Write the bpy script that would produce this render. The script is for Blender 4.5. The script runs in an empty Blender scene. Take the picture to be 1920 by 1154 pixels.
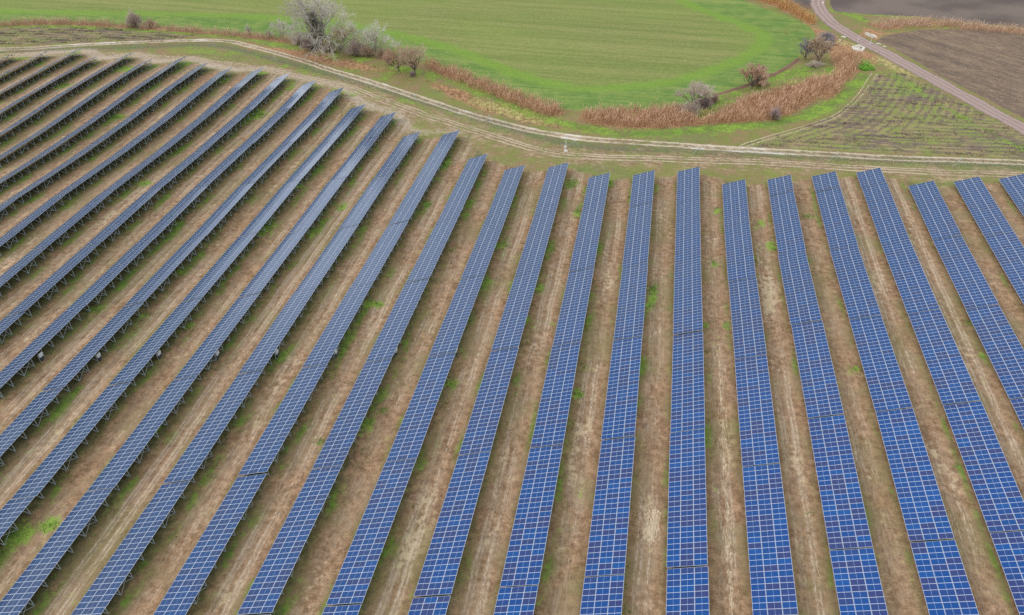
import bpy, math, random
import numpy as np
from mathutils import Matrix, Vector
random.seed(7); RNG = np.random.default_rng(11)
C = bpy.context.scene.collection

# ------------------------------------------------------------------ camera and terrain calibration
FOC, CAM_H, YAW, PITCH, ROLL, TILT, ROW_PITCH, ROW_X0 = 1460.118, 100.1276, 0.198408, 0.6429063, -0.03130316, 0.3344977, 11.81721, 7.678847
ZW = np.array([-0.0,-0.001,0.009,0.116,0.178,-0.474,-0.161,0.344,0.11,-0.006,-0.039,-0.021,0.057,0.421,-0.066,-0.454,0.25,0.127,-0.034,-0.31,-0.296,-0.141,-1.149,0.677,0.008,-0.111,0.028,-0.094,-0.503,-1.061,1.266,-1.722,0.625,0.039,-0.699,-0.124,-0.587,0.833,-0.808,1.732,-0.437,-0.045,0.198,-0.437,-0.076,-1.36,0.973,-0.397,-0.663,0.222,-0.824,0.685,0.275,0.051,-0.102,-0.399,-0.161,-0.683,0.962,-0.983,0.435,0.268,0.04,0.817,-0.66,0.833,-0.105,-0.2,-1.12,0.03,0.087,0.01,0.564,-0.495,0.591,-0.701,0.428,0.297,0.095,0.02,0.002,0.016,-0.789,0.389,-1.089,0.322,0.793,0.15,0.008,0.0,0.16,-0.443,0.673,-0.799,-0.593,0.177,0.045,0.002,0.0,0.045,0.035,0.254,-0.092,0.148,0.091,0.0,-0.001,-0.0,0.073,0.59,0.204,0.283,0.587,0.047,-0.031,-0.003,-0.0,0.085,0.355,0.047,-0.128,-0.15,-0.226,-0.06,-0.004,-0.0])
ZC = np.array([(a, b) for a in np.arange(-270, 121, 30.) for b in np.arange(50, 331, 35.)])
def ground_z(X, Y):
    X = np.asarray(X, float).ravel(); Y = np.asarray(Y, float).ravel(); out = np.zeros(len(X))
    for (a, b), w in zip(ZC, ZW):
        if abs(w) < 1e-3: continue
        out += w * np.exp(-((X - a) ** 2 + (Y - b) ** 2) / 2048.)
    return out
def gz(x, y): return float(ground_z([x], [y])[0])
Fv = np.array([-math.sin(YAW) * math.cos(PITCH), math.cos(YAW) * math.cos(PITCH), -math.sin(PITCH)])
_R = np.array([math.cos(YAW), math.sin(YAW), 0.]); _U = np.cross(_R, Fv)
Rv = _R * math.cos(ROLL) + _U * math.sin(ROLL); Uv = -_R * math.sin(ROLL) + _U * math.cos(ROLL)
def at(x, y, h=0.):
    """point of the terrain (raised by h) seen at a pixel of the 1920 px photograph"""
    d = Fv * FOC + Rv * (x - 960) + Uv * (577 - y); z = h
    for _ in range(5):
        t = (z - CAM_H) / d[2]; z = h + gz(t * d[0], t * d[1])
    return np.array([t * d[0], t * d[1]])
def proj(P):
    P = np.atleast_2d(P) - np.array([0, 0, CAM_H]); d = P @ Fv
    return np.c_[960 + FOC * (P @ Rv) / d, 577 - FOC * (P @ Uv) / d]
def poly(px): return np.array([at(*q) for q in px])

# ------------------------------------------------------------------ helpers
def tag(o, label=None, cat=None, group=None, kind=None):
    if label: o['label'] = label
    if cat: o['category'] = cat
    if group: o['group'] = group
    if kind: o['kind'] = kind
    return o
def empty(name, loc, rot=(0, 0, 0)):
    o = bpy.data.objects.new(name, None); C.objects.link(o); o.location = loc; o.rotation_euler = rot
    o.empty_display_size = .5
    return o
def link(name, me, parent=None, loc=None, rot=None):
    o = bpy.data.objects.new(name, me); C.objects.link(o)
    if parent: o.parent = parent
    if loc is not None: o.location = loc
    if rot is not None: o.rotation_euler = rot
    return o
def mesh_np(name, V, F, mats, midx=None, smooth=False, attrs=None, uv=None):
    """F: (n,k) int array, or a list of such arrays"""
    V = np.asarray(V, np.float32); Fs = F if isinstance(F, list) else [F]
    me = bpy.data.meshes.new(name)
    loops = np.concatenate([f.ravel() for f in Fs]).astype(np.int32)
    tot = np.concatenate([np.full(len(f), f.shape[1]) for f in Fs]).astype(np.int32)
    st = np.concatenate([[0], np.cumsum(tot)[:-1]]).astype(np.int32)
    me.vertices.add(len(V)); me.vertices.foreach_set('co', V.ravel())
    me.loops.add(len(loops)); me.loops.foreach_set('vertex_index', loops)
    me.polygons.add(len(tot)); me.polygons.foreach_set('loop_start', st); me.polygons.foreach_set('loop_total', tot)
    for m in mats: me.materials.append(m)
    if midx is not None: me.polygons.foreach_set('material_index', np.asarray(midx, np.int32))
    me.polygons.foreach_set('use_smooth', np.full(len(tot), bool(smooth)))
    if attrs:
        for k, (typ, arr) in attrs.items():
            dom = 'POINT'
            a = me.attributes.new(k, typ, dom)
            a.data.foreach_set('color' if 'COLOR' in typ else 'value', np.asarray(arr, np.float32).ravel())
    if uv is not None:
        l = me.uv_layers.new(name='UVMap'); l.data.foreach_set('uv', np.asarray(uv, np.float32)[loops].ravel())
    me.update(); me.validate()
    return me
class MB:
    """collects boxes, bars and prisms and turns them into one mesh"""
    def __init__(s): s.V = []; s.F = []; s.M = []; s.n = 0
    def add(s, V, F, m=0):
        V = np.asarray(V, float); s.V.append(V)
        for f in F: s.F.append([i + s.n for i in f]); s.M.append(m)
        s.n += len(V)
    def box(s, lo, hi, m=0):
        (a, b, c), (d, e, f) = lo, hi
        s.add([(a,b,c),(d,b,c),(d,e,c),(a,e,c),(a,b,f),(d,b,f),(d,e,f),(a,e,f)],
              [(0,3,2,1),(4,5,6,7),(0,1,5,4),(1,2,6,5),(2,3,7,6),(3,0,4,7)], m)
    def bar(s, p, q, w=.08, h=None, m=0, up=(0, 0, 1)):
        p = np.array(p, float); q = np.array(q, float); h = h or w
        d = q - p; d /= np.linalg.norm(d); u = np.array(up, float)
        if abs(d @ u) > .97: u = np.array([1., 0, 0])
        a = np.cross(d, u); a /= np.linalg.norm(a); b = np.cross(a, d)
        V = [e + sa * a * w / 2 + sb * b * h / 2 for e in (p, q) for sa, sb in ((-1,-1),(1,-1),(1,1),(-1,1))]
        s.add(V, [(0,1,2,3),(7,6,5,4),(0,4,5,1),(1,5,6,2),(2,6,7,3),(3,7,4,0)], m)
    def tube(s, p, q, r0, r1=None, n=10, m=0):
        p = np.array(p, float); q = np.array(q, float); r1 = r0 if r1 is None else r1
        d = q - p; d /= np.linalg.norm(d); u = np.array([0, 0, 1.]) if abs(d[2]) < .9 else np.array([1., 0, 0])
        a = np.cross(d, u); a /= np.linalg.norm(a); b = np.cross(d, a)
        V = [e + r * (a * math.cos(t) + b * math.sin(t)) for e, r in ((p, r0), (q, r1)) for t in np.arange(n) * 2 * math.pi / n]
        s.add(V, [(i, (i+1) % n, (i+1) % n + n, i + n) for i in range(n)] + [tuple(range(n))[::-1], tuple(range(n, 2*n))], m)
    def mesh(s, name, mats, smooth=False):
        me = bpy.data.meshes.new(name)
        me.from_pydata([tuple(v) for v in np.concatenate(s.V)], [], s.F)
        for m in mats: me.materials.append(m)
        me.polygons.foreach_set('material_index', s.M)
        if smooth: me.polygons.foreach_set('use_smooth', [True] * len(s.F))
        me.update(); return me

# ------------------------------------------------------------------ node material helper
class NT:
    def __init__(s, name):
        s.m = bpy.data.materials.new(name); s.m.use_nodes = True; s.t = s.m.node_tree; s.t.nodes.clear()
        s.out = s.t.nodes.new('ShaderNodeOutputMaterial')
    def n(s, typ, **k):
        x = s.t.nodes.new(typ)
        for a, b in k.items(): setattr(x, a, b)
        return x
    def lk(s, a, b): s.t.links.new(a, b)
    def put(s, sock, v):
        if hasattr(v, 'is_output') or isinstance(v, bpy.types.NodeSocket): s.lk(v, sock)
        else: sock.default_value = v
    def math(s, op, a, b=0., c=0., clamp=False):
        x = s.n('ShaderNodeMath', operation=op, use_clamp=clamp)
        s.put(x.inputs[0], a); s.put(x.inputs[1], b); s.put(x.inputs[2], c); return x.outputs[0]
    def add(s, a, b): return s.math('ADD', a, b)
    def mul(s, a, b): return s.math('MULTIPLY', a, b)
    def sub(s, a, b): return s.math('SUBTRACT', a, b)
    def ramp(s, x, lo, hi):                              # smoothstep lo..hi
        m = s.n('ShaderNodeMapRange', interpolation_type='SMOOTHSTEP')
        s.put(m.inputs[0], x); s.put(m.inputs[1], lo); s.put(m.inputs[2], hi); return m.outputs[0]
    def mix(s, f, a, b):
        x = s.n('ShaderNodeMix', data_type='RGBA')
        s.put(x.inputs[0], f)
        for sock, v in ((x.inputs[6], a), (x.inputs[7], b)):
            if isinstance(v, tuple): v = (v[0], v[1], v[2], 1.)
            s.put(sock, v)
        return x.outputs[2]
    def noise(s, vec, scale, detail=2., rough=.55, dist=0.):
        x = s.n('ShaderNodeTexNoise'); s.lk(vec, x.inputs['Vector'])
        x.inputs['Scale'].default_value = scale; x.inputs['Detail'].default_value = detail
        x.inputs['Roughness'].default_value = rough; x.inputs['Distortion'].default_value = dist
        return x.outputs['Fac']
    def voro(s, vec, scale, out='Distance', rnd=1.):
        x = s.n('ShaderNodeTexVoronoi'); s.lk(vec, x.inputs['Vector']); x.inputs['Scale'].default_value = scale
        x.inputs['Randomness'].default_value = rnd
        return x.outputs[out]
    def maps(s, vec, scale=(1, 1, 1), rotz=0., loc=(0, 0, 0)):
        r = s.n('ShaderNodeVectorRotate', rotation_type='Z_AXIS'); s.lk(vec, r.inputs['Vector']); r.inputs['Angle'].default_value = rotz
        m = s.n('ShaderNodeMapping'); s.lk(r.outputs[0], m.inputs['Vector']); m.inputs['Scale'].default_value = scale; m.inputs['Location'].default_value = loc
        return m.outputs[0]
    def bsdf(s, col, rough=.9, spec=.2, normal=None, metal=0.):
        b = s.n('ShaderNodeBsdfPrincipled')
        if isinstance(col, tuple): col = (*col[:3], 1.)
        s.put(b.inputs['Base Color'], col); s.put(b.inputs['Roughness'], rough)
        b.inputs['Specular IOR Level'].default_value = spec; s.put(b.inputs['Metallic'], metal)
        if normal is not None: s.lk(normal, b.inputs['Normal'])
        return b
    def bump(s, h, strength=.5, dist=.1):
        b = s.n('ShaderNodeBump'); s.put(b.inputs['Height'], h); b.inputs['Strength'].default_value = strength; b.inputs['Distance'].default_value = dist
        return b.outputs[0]
    def done(s, shader): s.lk(shader, s.out.inputs['Surface']); return s.m
    def pos(s): return s.n('ShaderNodeNewGeometry').outputs['Position']
    def attr(s, name, out='Color'): x = s.n('ShaderNodeAttribute', attribute_name=name); return x.outputs[out]
    def sep(s, v): x = s.n('ShaderNodeSeparateColor'); s.lk(v, x.inputs[0]); return x.outputs
    def xyz(s, v): x = s.n('ShaderNodeSeparateXYZ'); s.lk(v, x.inputs[0]); return x.outputs

def simple(name, col, rough=.7, spec=.3, metal=0., var=.15, scale=8.):
    t = NT(name); f = t.noise(t.pos(), scale, 3)
    a = tuple(c * (1 - var) for c in col); b = tuple(min(1, c * (1 + var)) for c in col)
    return t.done(t.bsdf(t.mix(f, a, b), rough, spec, metal=metal).outputs[0])

# ------------------------------------------------------------------ layout of the solar rows
MP = 1.0115; PERIOD = 27.55; SLOPE = 6.06; H0 = .8
CT, ST = math.cos(TILT), math.sin(TILT)
G0 = {-9:67.1,-8:70.5,-7:73.9,-6:77.3,-5:53.2,-4:56.7,-3:60.2,-2:63.9,-1:67.7,0:71.2,1:92.7,2:78.0,3:81.2,4:84.5,5:87.6,6:90.3,7:93.2}
ROW_END = {-22:262.7,-21:266.9,-20:269.9,-19:263,-18:268.4,-17:261.5,-16:266.6,-15:260,-14:256.1,-13:257.6,-12:252.4,-11:248.1,-10:243.5,
 -9:231.3,-8:226.9,-7:212.5,-6:215.1,-5:199.3,-4:193.2,-3:196.1,-2:190.9,-1:194.2,0:198.1,1:192.7,2:196.8,3:199.6,4:203,5:196.9,6:200,7:203.4}
for k in range(-22, -9): G0[k] = 67.1 + 3.5 * (k + 9)
def row_x(k): return ROW_X0 + k * ROW_PITCH
TABLES = []                                   # (row, y0, number of module columns, order from the far end)
for k in range(-22, 8):
    g = G0[k]
    while g > 20: g -= PERIOD
    cells = []
    while g < ROW_END[k] - .6:
        n = min(27, int(round((ROW_END[k] - g - .1) / MP)))
        L = n * MP; pts = []
        for yy in np.linspace(g, g + L, 9):
            z = gz(row_x(k), yy)
            pts += [(row_x(k), yy, z + H0), (row_x(k) + SLOPE * CT, yy, z + H0 + SLOPE * ST)]
        P = proj(np.array(pts)); ins = (P[:, 0] > -6) & (P[:, 0] < 1926) & (P[:, 1] < 1160) & (P[:, 1] > -5)
        if n >= 1: cells.append((k, g, n, bool(ins.any())))
        g += PERIOD
    tot = len(cells)
    for i, c in enumerate(cells):
        if c[3]: TABLES.append((c[0], c[1], c[2], tot - i))

# ------------------------------------------------------------------ ground regions, traced on the ground plane
def catmull(P, step=1.5):
    P = np.asarray(P, float); Q = np.vstack([2 * P[0] - P[1], P, 2 * P[-1] - P[-2]]); out = []
    for i in range(1, len(Q) - 2):
        a, b, c, d = Q[i-1], Q[i], Q[i+1], Q[i+2]; n = max(1, int(np.linalg.norm(c - b) / step))
        for t in np.arange(n) / n:
            out.append(.5 * ((2*b) + (-a + c) * t + (2*a - 5*b + 4*c - d) * t*t + (-a + 3*b - 3*c + d) * t**3))
    out.append(P[-1]); return np.array(out)
def dist_line(X, Y, P):
    d = np.full(len(X), 1e9)
    for a, b in zip(P[:-1], P[1:]):
        v = b - a; L = v @ v
        if L < 1e-9: continue
        t = np.clip(((X - a[0]) * v[0] + (Y - a[1]) * v[1]) / L, 0, 1)
        d = np.minimum(d, np.hypot(X - a[0] - t * v[0], Y - a[1] - t * v[1]))
    return d
def inside(X, Y, P):
    r = np.zeros(len(X), bool); n = len(P)
    for i in range(n):
        (x1, y1), (x2, y2) = P[i], P[(i + 1) % n]
        if y1 == y2: continue
        c = ((y1 > Y) != (y2 > Y)) & (X < (x2 - x1) * (Y - y1) / (y2 - y1) + x1); r ^= c
    return r
def soft(X, Y, P, w=1.5):
    P = np.asarray(P); s = inside(X, Y, P); m = np.zeros(len(X))
    lo = P.min(0) - 4 * w; hi = P.max(0) + 4 * w
    c = (X > lo[0]) & (X < hi[0]) & (Y > lo[1]) & (Y < hi[1])
    d = dist_line(X[c], Y[c], np.vstack([P, P[:1]])); sd = np.where(s[c], d, -d)
    m[c] = np.clip(.5 + sd / (2 * w), 0, 1); return m
def band(X, Y, P, w):
    return np.exp(-(dist_line(X, Y, P) / w) ** 2)

FIELD_EDGE = [(-150,52),(-60,46),(0,43),(60,38),(150,40),(240,46),(330,50),(450,61),(520,70),(600,84),(700,98),(790,115),(860,135),(920,160),(985,184),(1060,206),
 (1120,205),(1200,205),(1260,202),(1300,191),(1345,177),(1390,162),(1440,142),(1485,117),(1515,90),(1528,70),(1522,54),(1495,38),(1440,18),(1395,0),(1360,-14)]
FIELD = np.vstack([catmull(poly(FIELD_EDGE), 4), [at(1300, -60)], [[-40, 700]], [[-900, 900]], [[-900, 250]]])
BAND_IN = [(-60,18),(120,24),(300,26),(450,30),(560,36),(640,44),(720,60),(800,78),(880,103),(930,124),(1000,149),(1080,165),(1160,165),(1250,155),(1330,135),(1395,108),(1428,88),(1432,70),(1400,50),(1350,32),(1290,8),(1260,-12)]
BAND = catmull(poly(BAND_IN), 4)
PLOUGH_NEAR = np.vstack([poly([(1640,78),(1665,66),(1720,57),(1800,54),(1880,59),(1990,72)]), [[230, 300]], [[190, 190]], poly([(1960,245),(1900,212),(1830,176),(1760,141),(1700,105),(1665,86)])])
PLOUGH_FAR = np.vstack([poly([(1556,-20),(1556,8),(1564,22),(1640,28),(1720,31),(1800,41),(1920,52),(2000,60)]), [[420, 420]], [[600, 900]], [[200, 1000]]])
PLOUGH_SLIVER = np.vstack([poly([(1440,-14),(1465,-2),(1500,12),(1520,20),(1528,4),(1526,-20)]), [[60, 520]]])
FALLOW = poly([(1385,274),(1430,262),(1500,241),(1565,218),(1605,190),(1640,142),(1690,136),(1740,160),(1830,208),(1925,258),(1990,290),(1990,305),(1920,298),(1800,292),(1600,284),(1500,279)])
WEEDY = poly([(-80,62),(0,52),(90,50),(200,53),(300,60),(370,68),(330,77),(200,77),(100,82),(0,87),(-80,92)])
ROAD_LINE = [(1524,-60),(1528,-30),(1531,-8),(1535,14),(1556,40),(1596,67),(1640,90),(1700,122),(1780,166),(1860,210),(1930,248),(1990,280)]
TRACK_LINE = [(-120,97),(-50,95),(0,93),(60,91),(120,87),(250,80),(340,77),(400,76),(440,80),(500,95),(560,112),(620,132),(700,156),(800,189),(900,221),(1000,246),(1100,261),(1200,268),(1300,275),(1390,281),(1500,287),(1600,293),(1700,298),(1800,301),(1920,306),(2020,311)]
INNER_LINE = [(-60,106),(60,104),(200,103),(350,112),(480,128),(560,145),(640,160),(700,183),(760,204),(850,234),(940,262),(1000,280),(1060,292),(1150,297),(1300,301),(1450,307),(1600,316),(1750,324),(1920,330),(2000,334)]
PATH_LINE = [(1384,280),(1402,271),(1440,259),(1500,241),(1560,221),(1590,200),(1612,178),(1628,155),(1640,138)]
RE = np.array([[row_x(k) + 3, ROW_END[k] + 5] for k in range(-22, 8)])

REEDS = {
 'ditch': [(796,114),(860,135),(920,160),(985,184),(1050,206),(1062,214),(1030,220),(985,206),(930,184),(890,170),(850,152),(812,134)],
 'main': [(1092,214),(1180,208),(1262,205),(1300,219),(1345,214),(1372,198),(1410,184),(1470,166),(1515,152),(1552,148),(1572,140),(1566,122),(1576,104),(1612,102),(1612,122),(1590,148),(1566,176),(1532,186),(1506,203),(1480,218),(1452,226),(1380,230),(1300,236),(1240,242),(1180,241),(1120,236),(1088,224)],
 'patch': [(1545,183),(1560,168),(1572,166),(1566,182),(1550,192)],
 'far': [(-60,50),(0,47),(60,42),(120,42),(190,45),(240,50),(240,53),(190,50),(120,47),(60,47),(0,51),(-60,54)],
 'left': [(262,52),(300,52),(360,58),(430,64),(500,70),(560,80),(560,84),(500,76),(430,68),(360,63),(300,57),(262,56)],
 'gold': [(1388,-4),(1420,2),(1460,16),(1500,36),(1522,48),(1530,42),(1512,24),(1480,8),(1440,-8)],
 'bank': [(1624,47),(1660,40),(1720,38),(1780,42),(1850,50),(1920,56),(2000,64),(2000,74),(1920,68),(1850,61),(1780,54),(1720,53),(1660,56)]}

GRN = ((1085,742,16,12),(845,722,16,8),(1602,692,18,7),(1327,610,8,8),(1362,612,9,9),(500,425,22,14),(30,1005,34,18),(95,985,16,14),(685,795,20,14),(1795,878,14,8),(1840,670,10,6),
 (1812,604,14,7),(825,740,10,8),(700,570,26,7),(330,425,20,9),(590,435,14,9),(935,460,24,5),(1515,407,14,4),(1447,462,7,12),(1450,465,6,10),(1220,355,14,8),(1072,345,16,10),(1085,395,8,14),(1140,345,14,10),
 (1185,370,8,12),(835,310,12,10),(800,385,12,9),(650,628,9,8),(352,612,12,7),(340,510,10,6),(268,592,12,5),(180,580,20,7),(215,220,24,6),(120,160,20,5),(240,130,20,5),(270,345,16,6),(480,215,22,8),(460,225,16,6),(560,350,12,6),
 (345,120,14,5),(415,150,14,6),(490,140,10,5),(545,165,9,5),(140,100,14,3),(40,110,14,3),(1340,495,8,8),(1225,550,10,20),(1220,570,8,12),(985,600,10,8),(1038,607,7,6),(1180,290,16,4),(1235,300,20,3),(1495,283,18,3),(1345,395,8,6),
 (990,575,8,6),(640,390,12,7),(1100,410,8,8),(1425,420,6,8),(1010,545,9,7),(960,1075,6,6),(715,770,14,10),(600,830,12,7),(300,800,12,8),(1012,1135,5,4),(1515,960,14,6))

def masks(X, Y):
    n = len(X); m = {}
    m['wheat'] = soft(X, Y, FIELD, .8)
    m['band'] = np.exp(-(dist_line(X, Y, BAND) / 4.6) ** 2) * m['wheat']
    m['inner'] = soft(X, Y, np.vstack([BAND, [[-60, 900]], [[-900, 900]], [[-900, 330]]]), 2.5)
    m['plough'] = np.maximum(np.maximum(soft(X, Y, PLOUGH_NEAR, 1.2), soft(X, Y, PLOUGH_FAR, 1.2)), soft(X, Y, PLOUGH_SLIVER, 1.2))
    m['far'] = soft(X, Y, PLOUGH_FAR, 1.2) + soft(X, Y, PLOUGH_SLIVER, 1.2)
    m['fallow'] = np.maximum(soft(X, Y, FALLOW, 2.5), soft(X, Y, WEEDY, 2.5))
    lush = np.zeros(n)
    for ln, w, a in (([(860,152),(930,184),(1010,218),(1080,238),(1160,252),(1260,250),(1360,240),(1440,234),(1500,222),(1550,200),(1590,176),(1622,142)], 3.2, 1.),
                  ([(690,150),(760,135),(820,150)], 4, .6), ([(600,104),(680,112),(740,125),(800,140),(840,152)], 3.2, .75),
                  ([(0,50),(120,50),(250,57),(360,64),(440,70)], 1.6, 1.), ([(430,70),(500,80),(560,92)], 2.4, .75),
                  ([(1730,178),(1790,212),(1850,245),(1925,285)], 1.4, .8), ([(1615,116),(1622,126)], 3.6, 1.3), ([(1670,138),(1700,158),(1690,175)], 5, .6), ([(1700,150),(1730,175)], 2, .7),
                  ([(1440,150),(1480,140),(1520,130),(1550,130)], 6, .85), ([(1450,160),(1500,155)], 4, .7), ([(1300,215),(1345,195),(1380,180)], 4, .8), ([(1560,20),(1600,30),(1625,38)], 2, 1.2), ([(1600,25),(1660,30),(1700,32)], 2, .8), ([(1700,52),(1760,50),(1800,53)], 1.5, .9),
                  ([(1155,214),(1220,216)], 2, .4), ([(520,152),(620,168),(700,190)], 2.5, .5), ([(350,95),(450,100),(520,120),(590,140)], 4, .45), ([(650,168),(740,185),(860,215)], 2.5, .35), ([(380,110),(430,100)], 4, .3)):
        lush = np.maximum(lush, a * band(X, Y, poly(ln), w))
    for x, y, rx, ry in GRN:
        c = at(x, y); ex = at(x + rx, y); ey = at(x, y + ry)
        a = np.hypot(*(ex - c)); b = np.hypot(*(ey - c))
        lush = np.maximum(lush, 1.1 * np.exp(-(((X - c[0]) / (a * .95)) ** 2 + ((Y - c[1]) / (b * 1.1)) ** 2)))
    m['lush'] = lush
    m['straw'] = np.maximum(soft(X, Y, poly([(878,182),(940,196),(1010,214),(1060,228),(1040,236),(980,226),(920,208),(880,194)]), 2.5),
                 .7 * band(X, Y, poly([(1650,110),(1690,135),(1720,140)]), 3.5) + .6 * band(X, Y, poly([(1570,78),(1592,84)]), 4))
    rb = np.maximum(soft(X, Y, poly([(796,150),(850,165),(880,176),(900,196),(960,220),(1060,240),(1180,246),(1090,246),(990,232),(900,206),(840,180)]), 2.5),
        soft(X, Y, poly([(440,80),(540,92),(640,108),(700,125),(740,135),(660,130),(560,112),(470,92)]), 3))
    for q in REEDS.values(): rb = np.maximum(rb, soft(X, Y, poly(q), 2.))
    rb = np.maximum(rb, soft(X, Y, poly([(1500,40),(1530,52),(1560,62),(1600,84),(1640,100),(1660,112),(1610,140),(1560,120),(1545,90),(1530,70)]), 2) * .8)
    rb = np.maximum(rb, soft(X, Y, poly([(1620,50),(1660,62),(1740,58),(1660,66),(1645,78),(1610,66)]), 2) * .8)
    m['brown'] = rb
    kf = (X - ROW_X0) / ROW_PITCH; ks = np.array(sorted(ROW_END)); es = np.array([ROW_END[k] for k in ks])
    e = np.interp(kf, ks + .5, es)
    m['plant'] = np.clip((e + 2.5 - Y) / 3., 0, 1)
    d = dist_line(X, Y, catmull(RE, 4))
    m['trampled'] = np.exp(-(d / 4.5) ** 2) * np.interp(X, [-260, -150, -80, -40, 10, 90], [.95, .9, .8, .45, .3, .22])
    m['head'] = np.clip((Y - e - 1) / 2, 0, 1) * np.clip(1 - dist_line(X, Y, catmull(poly(INNER_LINE), 4)) / 14, 0, 1)
    m['fence'] = np.exp(-(dist_line(X, Y, catmull(poly([(0,98),(260,90),(400,86),(515,112),(640,146),(775,186),(915,230),(1076,272),(1300,286),(1567,299),(1797,310),(1930,316)]), 4)) / 2.6) ** 2)
    wn = np.zeros(n)
    for ln, w, a in (([(1322,342),(1330,450),(1335,560),(1342,640)], .9, .55), ([(1342,640),(1350,720),(1358,860),(1366,1010),(1372,1154)], 1.2, .62), ([(1408,380),(1428,520),(1442,600),(1462,700)], .8, .5),
                     ([(1226,962),(1218,1010)], 1.5, 1.), ([(1236,345),(1236,440),(1238,560)], .5, .45), ([(1108,650),(1100,700),(1085,820)], .9, .4), ([(1700,385),(1745,470)], .6, .45), ([(1868,760),(1900,830)], .8, .45),
                     ([(60,330),(200,230),(300,160)], .9, .35), ([(560,700),(500,800)], 1., .4), ([(480,230),(330,400)], .7, .35)):
        wn = np.maximum(wn, a * band(X, Y, poly(ln), w))
    m['worn'] = wn
    ln = np.vstack([catmull(poly(TRACK_LINE), 6)]); m['furrow'] = np.minimum(dist_line(X, Y, ln), dist_line(X, Y, catmull(poly(PATH_LINE), 5)) * 1.0) / 100.
    return m

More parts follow.
